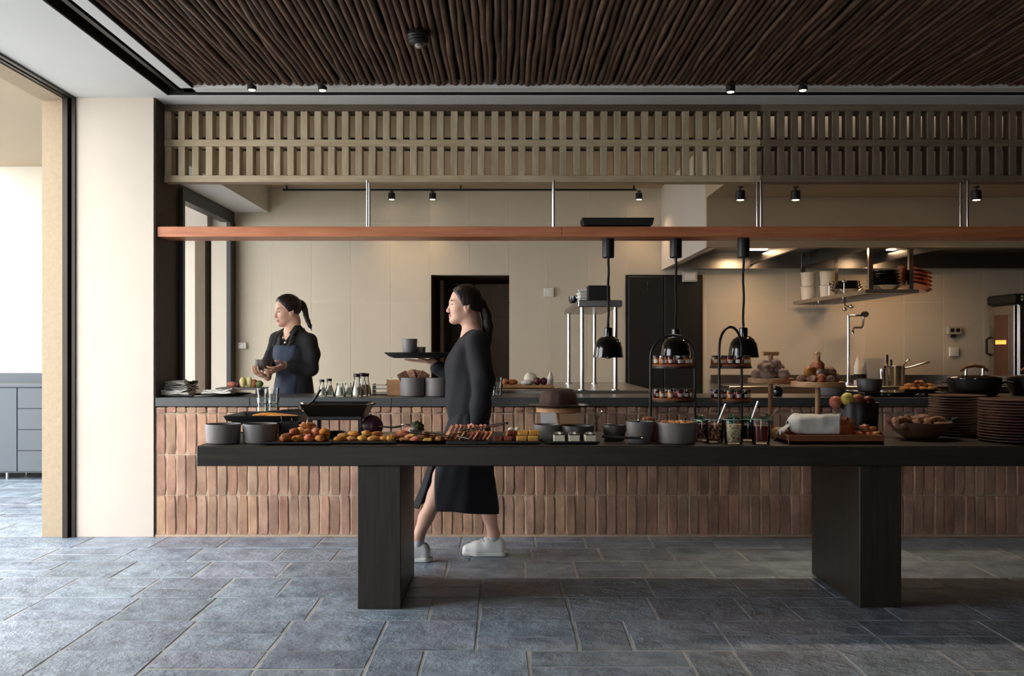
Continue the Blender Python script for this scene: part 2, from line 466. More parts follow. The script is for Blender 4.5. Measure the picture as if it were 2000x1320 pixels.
# ------------------------------------------------------------------ terrace to the side
struct('wall_terrace', MB().bb(-7.5, -3.03, 9.78, 10.0, 0, 3.4), mat('cream_plaster', rgb(208, 199, 184), 0.85, noise=(2, 0.06)))
struct('ceiling_terrace', MB().bb(-5.42, -3.21, 5.75, 9.78, 3.25, 3.42).bb(-3.21, -2.97, 6.93, 9.78, 3.25, 3.42), mat('terrace_soffit', rgb(176, 162, 140), 0.9, noise=(1.5, 0.06)))
struct('terrace_header', MB().bb(-3.62, -3.03, 9.45, 9.78, 2.50, 3.25), mat('header_grey', rgb(176, 168, 156), 0.85, noise=(2, 0.06)))
struct('pillar_terrace', MB().bb(-3.19, -3.085, 9.55, 9.78, 0, 2.50), mat('brown_post', rgb(104, 88, 70), 0.7, noise=(5, 0.2), stretch=(6, 6, 1)))

# ------------------------------------------------------------------ kitchen shell
KB = 9.78
wk = struct('wall_kitchen', MB().bb(-2.86, -0.762, KB - .006, KB + .12, 0, 3.3).bb(0.082, 1.298, KB - .006, KB + .12, 0, 3.3).bb(2.12, 6.4, KB - .006, KB + .12, 0, 3.3)
            .bb(-0.762, 0.082, KB - .006, KB + .12, 2.10, 3.3).bb(1.298, 2.12, KB - .006, KB + .12, 2.10, 3.3), m_kjoint)
wk['label'] = 'beige panelled kitchen wall with fine pale joints'
step = 0.4185; x0 = PX(532, KB) - step
zs = [0.13, 0.97, 1.81, 2.65, 3.02]
ci = 0
xa = x0
while xa < 6.2:
    xb = xa + step
    for za, zb in zip(zs[:-1], zs[1:]):
        mid = (xa + xb) / 2
        indoor = (-0.762 < mid < 0.082) or (1.298 < mid < 2.12)
        z0, z1 = za, zb
        if indoor:
            if zb <= 2.1: continue
            z0 = max(za, 2.10)
        put('wall_panel', MB().box((0, 0, 0), (step - .005, 0.016, z1 - z0 - .005), ch=.0015), m_kwall, wk, (mid, KB, (z0 + z1) / 2))
    xa = xb
kj = struct('wall_kitchen_side', MB().bb(-3.03, -2.872, 9.58, 9.78, 0, 3.3), m_plaster)
put('frame', MB().bb(-2.872, -2.83, 9.58, 9.765, 0, 2.64), m_black, kj)
put('lintel', MB().bb(-2.93, -2.83, 6.95, 9.72, 2.632, 2.755), m_black, kj)
put('lintel_wall', MB().bb(-3.03, -2.84, 6.93, 9.58, 2.755, 3.3), m_plaster, kj)
struct('ceiling_kitchen', MB().bb(-2.84, 1.68, 6.62, 9.775, 3.02, 3.3), m_kceil)
struct('ceiling_kitchen_side', MB().bb(-2.84, -2.48, 6.95, 9.77, 2.76, 3.02), mat('pale_soffit', rgb(206, 204, 198), .85, noise=(2, .05)))
struct('ceiling_kitchen_low', MB().bb(1.68, 6.4, 6.78, 7.59, 2.56, 3.3), m_kceil)
hd = thing('extractor_canopy', 'large beige extractor canopy with steel underside over the cooking area', 'extractor hood', (1.68, 7.59, 2.148))
put('front_panel', MB().bb(0, 4.7, 0, .05, 0, 1.1), m_kceil, hd)
put('side_panel', MB().bb(0, .05, .05, 2.17, 0, 1.1), m_plaster, hd)
put('steel_underside', MB().bb(.05, 4.7, .05, 2.17, .16, .19).bb(.05, .12, .05, 2.1, .02, .16).bb(.05, 4.7, 1.95, 2.17, .0, .16).bb(.05, 4.7, .05, .10, .02, .16), m_steel, hd)
for k in range(9):
    put('grease_filter', MB().box((0, 0, 0), (.30, .9, .02), ch=.006, rx=.12), m_steel, hd, (.32 + k * .34, .75, .125))
for k in range(3):
    put('canopy_rail', MB().bb(-.02, .02, .1, 1.95, .04, .15), m_black, hd, (.9 + k * .62, 0, 0))
# corridor behind the first doorway
dm = mat('corridor_brown', rgb(70, 52, 38), 0.6, noise=(3, 0.25), stretch=(1, 1, 5))
d1 = struct('door_1', MB().bb(-0.80, -0.762, KB, 11.0, 0, 2.12).bb(0.082, 0.12, KB, 11.0, 0, 2.12).bb(-0.80, 0.12, KB + .12, 11.0, 2.10, 2.14).bb(-0.80, 0.12, 11.0, 11.04, 0, 2.14), dm)
put('door_leaf', MB().bb(-0.32, 0.07, 10.55, 10.59, 0.02, 2.06, .004).bb(-0.30, 0.05, 10.53, 10.55, 1.68, 1.72), mat('walnut_leaf', rgb(92, 68, 46), .5, noise=(4, .3), stretch=(6, 6, .8)), d1)
put('door_frame', MB().bb(-0.70, -0.66, 10.3, 10.36, 0, 2.08), mat('walnut_frame', rgb(122, 90, 60), .5, noise=(4, .3)), d1)
d2 = struct('door_2', MB().bb(1.30, 2.118, KB - .02, KB + .03, 0.01, 2.098), mat('black_door', rgb(24, 23, 21), 0.5, noise=(3, 0.2)))
put('leaf', MB().bb(1.33, 1.70, KB - .035, KB - .02, 0.02, 2.08, .004), MATS['black_door'], d2)
put('leaf', MB().bb(1.71, 2.09, KB - .035, KB - .02, 0.02, 2.08, .004), MATS['black_door'], d2)
put('hinge', MB().bb(1.522, 1.534, KB - .047, KB - .035, 1.93, 2.03), m_chrome, d2)

# ------------------------------------------------------------------ brick faced counter
CF = 6.446                                # plane of the brick face
ct = thing('brick_counter', 'long service counter faced with upright clay bricks', 'counter', (0, CF, 0))
put('core', MB().bb(-2.423, 4.9, -.006, .52, 0, .90), m_mortar, ct)
put('plinth_mortar', MB().bb(-2.423, 4.9, -.021, .03, 0, .015), m_mortar, ct)
bmesh_list = []
def brickmesh(h, seed):
    w, d = 0.0655, 0.034
    r = random.Random(seed)
    mb = MB(); n = 6
    ring = []
    for k in range(n + 1):
        z = -h / 2 + h * k / n
        e = 0.004 if k in (0, n) else 0.0
        wl_, wr_ = -w / 2 + r.uniform(-.0022, .0016) + e, w / 2 + r.uniform(-.0016, .0022) - e
        fr = -d + r.uniform(-.002, .002) + e
        ring.append([(wl_, 0.0, z), (wl_, fr + .006, z), (wl_ + .006, fr, z), (wr_ - .006, fr + r.uniform(-.0012, .0012), z), (wr_, fr + .006, z), (wr_, 0.0, z)])
    vs = [p for rg in ring for p in rg]; fs = []
    for k in range(n):
        for i in range(5):
            a = k * 6 + i
            fs.append((a, a + 1, a + 7, a + 6))
    fs.append((5, 4, 3, 2, 1, 0)); fs.append(tuple(n * 6 + i for i in range(6)))
    return mb.add(vs, fs).mesh('brick', 40)
bz = [(0.014, 0.284), (0.288, 0.569), (0.573, 0.856), (0.860, 0.905)]
BM = {q: [brickmesh(bz[q][1] - bz[q][0] - .004, 31 * q + k) for k in range(7)] for q in range(4)}
for q in BM:
    for me in BM[q]: me.materials.append(m_brick)
bw = 0.0715
nb = int((4.88 + 2.43) / bw)
cnt = 0
rest = MB()
for q in range(4):
    za, zb = bz[q]
    for k in range(nb):
        x = -2.4215 + bw * (k + .5) + R.uniform(-.0015, .0015)
        loc = (x, R.uniform(-.003, .0045) + .018, (za + zb) / 2 + R.uniform(-.002, .002))
        if (q == 3 and k > 44) or x > 3.75:
            me = BM[q][k % 7]
            off = len(rest.v); rest.add([(v.co.x + loc[0], v.co.y + loc[1], v.co.z + loc[2]) for v in me.vertices], [tuple(p.vertices) for p in me.polygons])
            continue
        o = put('brick', BM[q][R.randrange(7)], None, ct, loc)
        o.rotation_euler = (R.uniform(-.006, .006), R.uniform(-.006, .006), R.uniform(-.02, .02))
        cnt += 1
o = put('cut_bricks', rest, m_brick, ct, smooth=40); o['kind'] = 'stuff'
wt = thing('stone_worktop', 'dark grey stone worktop lying along the brick counter', 'worktop', (0, CF, .908))
x = -2.424
for L_ in (0.66, 0.99, 1.02, 1.0, 1.05, 1.0, 1.0, 0.7):
    put('stone_slab', MB().bb(x + .0008, x + L_ - .0008, -.022, .60, 0, .062, .003), m_ctop, wt); x += L_

# ------------------------------------------------------------------ timber lattice over the counter
LF = 6.60
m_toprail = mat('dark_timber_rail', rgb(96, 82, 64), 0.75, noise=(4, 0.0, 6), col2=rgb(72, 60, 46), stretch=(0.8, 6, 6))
def lattice(xa, xb, label, first, ms=m_lattice, mr=m_lattice_h):
    ls = thing('lattice_screen', label, 'lattice screen', (xa, LF, 2.504))
    Lx = xb - xa
    for z0, z1 in ((0.0, .048), (.256, .304), (.508, .556)):
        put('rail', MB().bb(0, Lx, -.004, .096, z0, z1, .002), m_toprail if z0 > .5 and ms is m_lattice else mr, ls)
    put('back_bar', MB().bb(0, Lx, .13, .15, .335, .35).bb(0, Lx, .097, .115, .245, .275).bb(0, Lx, .097, .115, .50, .52), m_black, ls)
    me1 = MB().box((0, .045, .152), (.048, .09, .208), ch=.002).mesh('slat'); me1.materials.append(ms)
    me2 = MB().box((0, .045, .406), (.048, .09, .204), ch=.002).mesh('slat'); me2.materials.append(ms)
    x = first - xa
    while x < Lx - .02:
        if x > .024:
            put('slat', me1, None, ls, (x + R.uniform(-.002, .002), R.uniform(0, .002), 0)); put('slat', me2, None, ls, (x + R.uniform(-.002, .002), R.uniform(0, .002), 0))
        x += 0.0976
    return ls
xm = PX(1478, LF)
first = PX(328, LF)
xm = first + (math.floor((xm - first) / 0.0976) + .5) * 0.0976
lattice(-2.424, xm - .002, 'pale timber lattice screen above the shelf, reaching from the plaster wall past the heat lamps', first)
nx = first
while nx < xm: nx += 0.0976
lattice(xm + .002, 4.9, 'shadowed timber lattice screen above the shelf beyond the third heat lamp', nx, mat('shade_toned_timber', rgb(132, 118, 98), 0.72, var=0.08, noise=(6, 0.0, 6), col2=rgb(106, 92, 76), stretch=(6, 6, 0.8)), mat('shade_toned_timber_rail', rgb(132, 118, 98), 0.72, noise=(4, 0.0, 6), col2=rgb(106, 92, 76), stretch=(0.8, 6, 6)))  # falloff of light put into the colour: same timber, toned darker here

# ------------------------------------------------------------------ hanging shelf
SY = 6.45
sh = thing('hanging_shelf', 'long red-brown wooden shelf hung on steel rods over the counter', 'shelf', (0, SY, 2.094))
put('board', MB().bb(-2.42, PX(1098, SY), 0, .24, 0, .072, .003), m_shelf, sh)
put('board', MB().bb(PX(1098, SY) + .0015, 4.9, 0, .24, 0, .072, .003), m_shelf, sh)
for px in (719, 1081, 1484, 1885):
    xr = PX(px, 6.55)
    for yy_ in (.065, .165):
        put('rod', MB().tube([(xr, yy_, .070), (xr, yy_, .409)], .0085, 10), m_chrome, sh, smooth=50)

# ------------------------------------------------------------------ dining side table carrying the buffet
TY, TZ, TB = 4.63, 0.819, 5.46
tb = thing('buffet_table', 'massive black stained timber buffet table on two slab legs', 'table', (0, TY, 0))
put('table_top', MB().bb(-1.541, 2.95, 0, TB - TY, .717, TZ, .006), m_table, tb)
put('leg', MB().bb(-.7305, -.512, 0.0, .70, 0, .718, .004), m_tableleg, tb)
put('leg', MB().bb(1.80, 2.012, 0.02, .74, 0, .718, .004), m_tableleg, tb)

# ------------------------------------------------------------------ sideboard on the terrace side
cb = thing('sideboard', 'slate grey sideboard with doors and drawers on short steel legs', 'sideboard', (-5.9, 9.24, 0))
put('carcass', MB().bb(0, 1.75, .02, .50, .07, .93), m_cab, cb)
put('worktop', MB().bb(-.01, 1.76, -.01, .52, .93, .96, .003), m_cab, cb)
put('splashback', MB().bb(0, 1.75, .49, .52, .96, 1.06), m_cab, cb)
for k, (a, b) in enumerate(((0.01, .45), (.46, .785), (.795, 1.03))):
    if k < 3: put('door', MB().bb(a, b - .004, 0, .022, .085, .925, .003), m_cab, cb)
for q in range(4):
    put('drawer', MB().bb(1.034, 1.74, 0, .022, .085 + q * .211, .085 + q * .211 + .205, .003), m_cab, cb)
for xx in (.06, .90, 1.69):
    for y_ in (.06, .44):
        put('leg', MB().cyl((xx, y_, 0), .014, .07, 10), m_chrome, cb)
# ------------------------------------------------------------------ spot lamps on the ceilings
m_glow = mat('lamp_glow', rgb(255, 236, 205), 0.4, emit=(rgb(255, 232, 196), 9.0))
def spot(top, body_h, r, label, group, power, aim=(0, 0, -1), col=(1.0, 0.66, 0.40), size=1.2, stem=.03, cat='spotlight'):
    t = thing('ceiling_spotlight', label, cat, top, group=group)
    put('stem', MB().tube([(0, 0, 0), (0, 0, -stem - .01)], .006, 8).cyl((0, 0, -.008), .022, .008, 12), m_black, t, smooth=40)
    put('housing', MB().lathe([(0, -stem), (r * .7, -stem), (r, -stem - .008), (r, -stem - body_h), (r * .86, -stem - body_h), (r * .8, -stem - body_h + .012), (0, -stem - body_h + .012)], 20), m_black, t, smooth=40)
    put('bulb', MB().lathe([(0, -stem - body_h + .008), (r * .78, -stem - body_h + .008), (r * .7, -stem - body_h - .001), (0, -stem - body_h - .004)], 16), m_glow, t, smooth=40)
    if power:
        ld = bpy.data.lights.new('spot_light', 'SPOT'); ld.energy = power; ld.color = col; ld.spot_size = size; ld.spot_blend = 0.8; ld.shadow_soft_size = .035
        lo = bpy.data.objects.new('spot_light', ld); COL.objects.link(lo); lo.parent = t
        lo.location = (0, 0, -stem - body_h - .02)
        lo.rotation_euler = Vector(aim).to_track_quat('-Z', 'Y').to_euler()
    return t
ORD = ('first', 'second', 'third', 'fourth')
for k, (px, py) in enumerate(((492, 176), (630, 177), (1427, 180), (1568, 177))):
    d = 6.10 + .02 * (k % 2); p = P(px, py, d)
    spot((p.x, d, 3.075), 3.075 - p.z - .02, .030, 'small black spotlight below the branch ceiling, %s from the plaster wall' % ORD[k], 'spotlights below the branch ceiling', (14, 14, 50, 50)[k], ((.25, -.5, -1), (.3, -.5, -1), (-.05, -.5, -1), (.28, -.5, -1))[k], col=(1, .80, .60), size=1.3, stem=.02)
# kitchen spots
kt = thing('light_track', 'thin black lighting track on the kitchen ceiling before the panelled wall', 'light track', (0, 9.62, 3.02))
put('rail', MB().bb(PX(555, 9.62), PX(1243, 9.62), -.012, .012, -.055, -.036), m_black, kt)
for px in (560, 720, 900, 1080, 1238): put('hanger', MB().bb(PX(px, 9.62) - .008, PX(px, 9.62) + .008, -.008, .008, -.036, 0), m_black, kt)
put('end_cap', MB().bb(PX(553, 9.62), PX(555, 9.62), -.017, .017, -.056, -.034), m_blackm, kt)
for k, px in enumerate((765, 845, 1248)):
    spot((PX(px, 9.62), 9.62, 2.965), .072, .036, 'black spotlight clipped to the kitchen light track, %s from the opening' % ORD[k], 'spotlights on the kitchen track', 14, (-.03, -.40, -1), size=1.9, stem=.02)
for k, (px, on) in enumerate(((1446, 0), (1554, 1), (1907, 1))):
    d = 7.1
    spot((PX(px, d), d, 2.56), .075, .036, ('unlit black cylinder spotlight', 'lit black cylinder spotlight nearest the unlit one', 'lit black cylinder spotlight beside the last pair of shelf rods')[k] + ' below the low kitchen ceiling', 'cylinder spotlights below the low ceiling', 22 * on, (-.1, .1, -1), size=2.0, stem=.028)
# lamps built into the extractor canopy
for k, x in enumerate((2.55, 3.9)):
    t = put('canopy_lamp', MB().bb(-.17, .17, -.06, .06, -.012, .002), m_steel, hd, (x - 1.68, 8.95 - 7.59, 2.295 - 2.148))
    put('lens', MB().bb(-.16, .16, -.05, .05, -.022, -.012, .004), mat('canopy_lens', rgb(255, 238, 214), .5, emit=(rgb(255, 220, 176), 4.0)), t)
    ld = bpy.data.lights.new('canopy_light', 'AREA'); ld.energy = 8; ld.color = (1, .62, .34); ld.size = .3
    lo = bpy.data.objects.new('canopy_light', ld); COL.objects.link(lo); lo.parent = t; lo.location = (0, 0, -.04)
# round black detector on the branch ceiling
p = P(818, 62, 5.15)
dt = thing('ceiling_detector', 'round black detector with a pale underside on the branch ceiling', 'detector', (p.x, 5.15, 3.075))
put('body', MB().lathe([(0, 0), (.062, 0), (.066, -.02), (.060, -.028), (.064, -.034), (.056, -.044), (.058, -.05), (.046, -.064), (0, -.066)], 22), m_black, dt, smooth=30)
put('sensor_tip', MB().lathe([(.02, -.066), (.022, -.078), (.014, -.085), (0, -.086)], 14), mat('grey_tip', rgb(170, 166, 158), .5, noise=(4, .05)), dt, smooth=40)
# ------------------------------------------------------------------ tableware materials
m_stone = mat('grey_stoneware', rgb(116, 111, 109), 0.5, var=0.06, noise=(8, 0.18), bump=(90, 0.08, 0.002))
m_stoned = mat('dark_stoneware', rgb(70, 66, 65), 0.42, var=0.06, noise=(8, 0.2))
m_inner = mat('dark_glaze', rgb(30, 26, 24), 0.4, noise=(6, .2))
m_slab = mat('black_slate_slab', rgb(30, 30, 31), 0.45, noise=(8, 0.25), bump=(40, 0.15, 0.002))
m_iron = mat('black_cast_iron', rgb(24, 23, 22), 0.4, noise=(10, 0.2), bump=(120, 0.08, 0.001))
m_oak = mat('pale_oak', rgb(196, 152, 108), 0.5, var=0.08, noise=(5, 0.0, 7), col2=rgb(160, 114, 76), stretch=(1, 6, 6))
m_oakv = mat('pale_oak_turned', rgb(190, 146, 104), 0.5, noise=(5, 0.0, 7), col2=rgb(150, 106, 70), stretch=(6, 6, 1))
m_teak = mat('reddish_teak', rgb(142, 86, 54), 0.5, noise=(5, 0.0, 7), col2=rgb(104, 60, 38), stretch=(0.8, 6, 6))
m_glass = mat_thin_glass('clear_glass', (.965, .98, .975))
m_teal = mat_thin_glass('green_tinted_glass', (.42, .68, .62))
m_rim = mat('pale_green_rim', rgb(140, 176, 160), 0.15, noise=(4, .05))
m_linen = mat('white_linen', rgb(226, 222, 214), 0.9, noise=(30, 0.05), bump=(120, 0.25, 0.002))
m_greylin = mat('grey_linen', rgb(150, 148, 142), 0.9, noise=(30, 0.1), bump=(120, 0.25, 0.002))
m_cream = mat('cream_milk', rgb(238, 230, 208), 0.35, noise=(6, .03))
m_gold = mat('golden_pastry', rgb(226, 162, 78), 0.5, var=0.14, hue=0.012, noise=(26, 0.0, 5), col2=rgb(176, 102, 42), bump=(70, 0.4, 0.004))
m_bun = mat('brown_crust', rgb(184, 112, 58), 0.5, var=0.16, hue=0.01, noise=(24, 0.0, 5), col2=rgb(120, 66, 32), bump=(60, 0.4, 0.004))
m_dusty = mat('floury_rye_roll', rgb(184, 162, 146), 0.8, var=0.15, noise=(28, 0.0, 5), col2=rgb(122, 98, 84), bump=(70, 0.4, 0.004))
m_seed = mat('dark_seeded_roll', rgb(164, 120, 92), 0.7, var=0.2, noise=(60, 0.0, 4), col2=rgb(92, 60, 44), bump=(90, 0.6, 0.004))
m_pale = mat('pale_sponge', rgb(224, 176, 84), 0.7, var=0.1, noise=(50, 0.0, 4), col2=rgb(196, 140, 56), bump=(120, 0.4, 0.003))
m_redcake = mat('red_fruit_cake', rgb(150, 70, 48), 0.6, var=0.15, noise=(50, 0.0, 4), col2=rgb(104, 42, 30), bump=(120, 0.4, 0.003))
m_pink = mat('cured_salmon', rgb(216, 146, 114), 0.4, var=0.14, hue=0.012, noise=(22, 0.0, 4), col2=rgb(186, 92, 60), bump=(40, 0.3, 0.003))
m_choc = mat('chocolate_crumb', rgb(74, 48, 40), 0.75, noise=(30, 0.35), bump=(70, 0.6, 0.005))
m_beet = mat('dark_purple_skin', rgb(96, 58, 74), 0.38, noise=(5, 0.35), stretch=(3, 3, .6))
m_herb = mat('dark_herb', rgb(74, 80, 50), 0.7, noise=(20, .4), bump=(60, .6, .006))

def TT(px, d): return (PX(px, d), d, TZ)           # on the buffet table
CZ = .9702
def CC(px, d): return (PX(px, d), d, CZ)           # on the counter worktop

def pot(name, label, loc, r, h, m=m_stone, taper=0.94, group=None, cat='bowl', wall=.006, inner=True, rim=None):
    t = thing(name, label, cat, loc, group=group)
    put('body', MB().lathe([(0, .002), (r * taper * .92, 0), (r * taper, .006), (r, h - .004), (r - wall * .3, h), (r - wall, h - .003), (r * taper - wall, .012), (0, .010)], 32), m, t, smooth=35)
    if inner: put('filling', MB().lathe([(0, h * .72), (r * taper * .95, h * .70)], 24), m_inner, t)
    return t

# ------------------------------------------------------------------ buffet table, from the open end
pot('stoneware_pot', 'grey stoneware pot at the very end of the buffet table', TT(436, 4.775), .090, .101)
pot('stoneware_pot', 'grey stoneware pot between the end pot and the pastry slab', TT(508, 4.80), .090, .100)

def slab(name, label, pxa, pxb, d0, d1, h=.014, m=m_slab, group='black serving slabs'):
    xa, xb = PX(pxa, d0), PX(pxb, d0)
    t = thing(name, label, 'serving slab', ((xa + xb) / 2, (d0 + d1) / 2, TZ), group=group)
    W, D = xb - xa, d1 - d0
    put('plate', MB().box((0, 0, h / 2 + .003), (W, D, h - .006), ch=.003), m, t)
    for sx in (-1, 1):
        for sy in (-1, 1):
            put('foot', MB().cyl((sx * (W / 2 - .03), sy * (D / 2 - .03), 0), .01, .003, 10), m_blackm, t)
    put('raised_edge', MB().box((0, -D / 2 + .003, h), (W, .006, .004)).box((0, D / 2 - .003, h), (W, .006, .004)), m, t)
    return TZ + h
zA = slab('serving_slab', 'black serving slab heaped with mixed filled pastries', 508, 646, 4.66, 4.855)
zB = slab('serving_slab', 'black serving slab with flat yellow pastries', 650, 772, 4.70, 4.93)
m_oval = mat('black_oval_glaze', rgb(26, 25, 24), .25, noise=(8, .2))
ov = thing('oval_platter', 'black oval platter with mixed pieces and a pair of dark tongs', 'platter', TT(838, 4.835))
put('dish', MB().lathe([(0, .004), (.10, .003), (.125, .0), (.165, .012), (.170, .017), (.163, .015), (.12, .007), (0, .008)], 40, sx=1.06, sy=.76), m_oval, ov, smooth=40)
put('rim', MB().lathe([(.168, .0145), (.1715, .018), (.166, .0165)], 40, sx=1.06, sy=.76), m_oval, ov, smooth=40)
zC = TZ + .008
zE = slab('serving_slab', 'black serving slab with rows of cut sponge cake', 956, 1056, 4.70, 4.93)
zF = slab('serving_slab', 'black serving slab with white cream squares', 1069, 1172, 4.70, 4.93)

def pieces(name, label, cat, group, meshes, spots, m=None):
    for k, s in enumerate(spots):
        me = meshes[k % len(meshes)]
        o = put(name, me, m, None, s[:3])
        o.rotation_euler = (s[4] if len(s) > 4 else 0, s[5] if len(s) > 5 else 0, s[3])
        if len(s) > 6: o.scale = (s[6],) * 3
        tag(o, label if isinstance(label, str) else label[k % len(label)], cat, group)

def crescent(L, r, m, bend=.9, seed=0):
    mb = MB(); pts = []; rs = []
    n = 17
    for i in range(n):
        t = i / (n - 1) * 2 - 1
        a = t * bend
        q = L / (2 * bend)
        pts.append((q * math.sin(a), q * (1 - math.cos(a)), r * .8))
        rs.append(max(.12, (1 - abs(t) ** 1.7)) * r * (1 + .13 * math.cos(i * PI)))
    mb.tube(pts, rs, 10, flat=.85)
    me = mb.mesh('croissant', 70); me.materials.append(m); return me
def blobmesh(r, m, amp=.2, fr=3, seed=0, squash=True):
    mb = MB().blob((0, 0, r[2] * .8), r, 16, 10, amp, fr, seed)
    for i, v in enumerate(mb.v):
        if v[2] < 0: mb.v[i] = (v[0], v[1], 0)
    me = mb.mesh('food', 70); me.materials.append(m); return me
def slicemesh(w, d, h, m, ch=.004):
    me = MB().box((0, 0, h / 2), (w, d, h), ch=ch).mesh('slice'); me.materials.append(m); return me

# heap of mixed pastries
big = [blobmesh((.034, .028, .022), m_bun, .25, 3, 1), crescent(.085, .02, m_gold), blobmesh((.030, .026, .022), m_pink, .3, 3, 4), blobmesh((.032, .03, .02), m_gold, .3, 4, 9)]
sp = []
for k, (px, d, zz) in enumerate(((558, 4.74, 0), (580, 4.73, 0), (602, 4.74, 0), (624, 4.74, 0), (566, 4.81, .0), (592, 4.82, .0), (616, 4.82, 0), (634, 4.84, 0), (576, 4.78, .030), (600, 4.79, .030), (616, 4.80, .030), (588, 4.86, .034), (610, 4.87, .03), (598, 4.83, .062), (606, 4.90, .05), (632, 4.80, .028))):
    d = (d - 4.68) * .75 + 4.675
    sp.append((PX(px, d), d, zA + zz, R.uniform(0, 6.2), R.uniform(-.2, .2), R.uniform(-.2, .2), R.uniform(.85, 1.1)))
pieces('pastry', ['round brown bun heaped on the slab beside the grey pots', 'golden crescent pastry heaped on the slab beside the grey pots', 'pink glazed pastry heaped on the slab beside the grey pots', 'flat golden pastry heaped on the slab beside the grey pots'], 'pastry', 'pastries in the heap beside the pots', big, sp)
# yellow pastries
yl = [blobmesh((.036, .026, .016), m_gold, .25, 3, 3), blobmesh((.030, .026, .018), m_pale, .3, 4, 5), crescent(.09, .017, m_gold, .6)]
sp = []
for k, px in enumerate((664, 686, 708, 730, 750, 762)):
    for j, d in enumerate((4.74, 4.83)):
        sp.append((PX(px + 6 * j, d), d, zB, R.uniform(-.6, .6), 0, 0, R.uniform(.85, 1.1)))
for k, px in enumerate((690, 715, 738)): sp.append((PX(px, 4.80), 4.80, zB + .022, R.uniform(-.6, .6), .1, .1, .85))
pieces('pastry', ['flat golden pastry on the slab before the purple vegetable', 'pale yellow pastry on the slab before the purple vegetable', 'long golden crescent on the slab before the purple vegetable'], 'pastry', 'yellow pastries on the second slab', yl, sp)
# oval platter pieces
mixd = [slicemesh(.05, .03, .018, m_gold, .006), blobmesh((.03, .024, .016), m_pink, .3, 4, 6), slicemesh(.045, .035, .016, m_pale, .006), blobmesh((.028, .024, .018), m_bun, .3, 4, 8)]
sp = []
for k, (px, d, zz) in enumerate(((790, 4.77, 0), (812, 4.745, 0), (836, 4.74, 0), (858, 4.745, 0), (878, 4.77, 0), (800, 4.84, 0), (824, 4.83, 0), (848, 4.83, 0), (870, 4.85, 0), (786, 4.88, .015), (806, 4.80, .018), (830, 4.79, .018), (854, 4.79, .018), (800, 4.90, .030), (784, 4.93, .0))):
    sp.append((PX(px, d), d, zC + zz + .003, R.uniform(-1, 1), R.uniform(-.15, .15), R.uniform(-.1, .1), R.uniform(.9, 1.15)))
pieces('savoury_bite', ['golden cut slice on the black oval platter', 'pink rolled piece on the black oval platter', 'pale yellow cut slice on the black oval platter', 'brown round bite on the black oval platter'], 'snack', 'savoury pieces on the oval platter', mixd, sp)
# dark garnish
o = put('herb_garnish', MB().blob((0, 0, 0), (.034, .03, .028), 18, 12, .5, 5, 3), m_herb, None, (PX(815, 4.88), 4.88, zC + .068), smooth=50)
tag(o, 'dark green and purple herb garnish on the oval platter', 'garnish')
o = put('herb_garnish', MB().blob((0, 0, 0), (.022, .02, .016), 14, 9, .5, 6, 5), mat('pale_garnish', rgb(190, 196, 184), .6, noise=(20, .3)), None, (PX(806, 4.83), 4.83, zC + .052), smooth=50)
tag(o, 'pale frilly garnish below the dark herbs on the oval platter', 'garnish')

def tongs(label, a, b, spread, m_t, name='serving_tongs'):
    a, b = Vector(a), Vector(b)
    t = thing(name, label, 'tongs', a)
    side = (b - a).cross(Vector((0, 0, 1))).normalized()
    for s in (-1, 1):
        pts = []
        for i in range(7):
            u = i / 6
            pts.append((b - a) * u + side * s * spread * math.sin(min(u * 1.3, 1) * PI / 2) * (1 if u < .8 else .8) + Vector((0, 0, .004 * s)))
        put('arm', MB().tube(pts, [.005, .006, .006, .006, .007, .010, .008], 8, flat=.5), m_t, t, smooth=50)
    put('hinge', MB().tube([side * -.012, side * .012], .007, 10), m_chrome, t, smooth=50)
    return t
tongs('black serving tongs lying across the oval platter', P(880, 853, 4.73), P(800, 842, 4.80), .012, m_black)
tongs('dark steel tongs resting on the sliced ham with handles raised', P(990, 826, 4.78), P(885, 846, 4.76), .016, m_steel)
# ladle reaching from the purple vegetable to the garnish
ld_ = thing('serving_spoon', 'dark serving spoon with a bright bowl between the purple vegetable and the garnish', 'spoon', P(740, 833, 4.98))
put('handle', MB().tube([(0, 0, 0), (.08, -.02, -.002), (.12, -.03, .004)], [.005, .005, .006], 8), m_black, ld_, smooth=50)
put('bowl', MB().blob((.15, -.035, .012), (.034, .022, .008), 16, 8), m_chrome, ld_, smooth=60)

# board with sliced ham / bread
bd = thing('carving_board', 'dark carving board under the fanned ham slices', 'board', TT(915, 4.80))
put('board', MB().box((0, 0, .009), (.22, .20, .018), ch=.004), m_slab, bd)
put('handle', MB().box((-.125, 0, .009), (.04, .05, .014), ch=.004), m_slab, bd)
hm = MB().box((0, 0, .026), (.010, .062, .052), ch=.004).mesh('ham_slice'); hm.materials.append(m_pink)
hm2 = MB().box((0, 0, .024), (.011, .058, .048), ch=.004).mesh('ham_slice'); hm2.materials.append(m_bun)
sp = [(PX(868 + 9 * k, 4.76), 4.76 + .004 * (k % 3), TZ + .020, .25, 0, .62) for k in range(10)]
sp += [(PX(876 + 8 * k, 4.84), 4.85, TZ + .045, .2, 0, .5) for k in range(9)]
pieces('ham_slice', ['pink ham slice fanned out on the dark carving board', 'brown bread slice between the ham on the dark carving board', 'pink ham slice fanned out on the dark carving board'], 'slice', 'slices fanned on the carving board', [hm, hm2, hm], sp)
kn = thing('table_knife', 'small steel knife tip hanging off the carving board edge', 'knife', P(917, 862, 4.655))
put('blade', MB().tube([(0, 0, .012), (.012, 0, -.004)], [.005, .002], 6, flat=.3), m_chrome, kn)
put('handle', MB().tube([(-.06, .05, .02), (0, 0, .012)], .005, 8), m_black, kn)

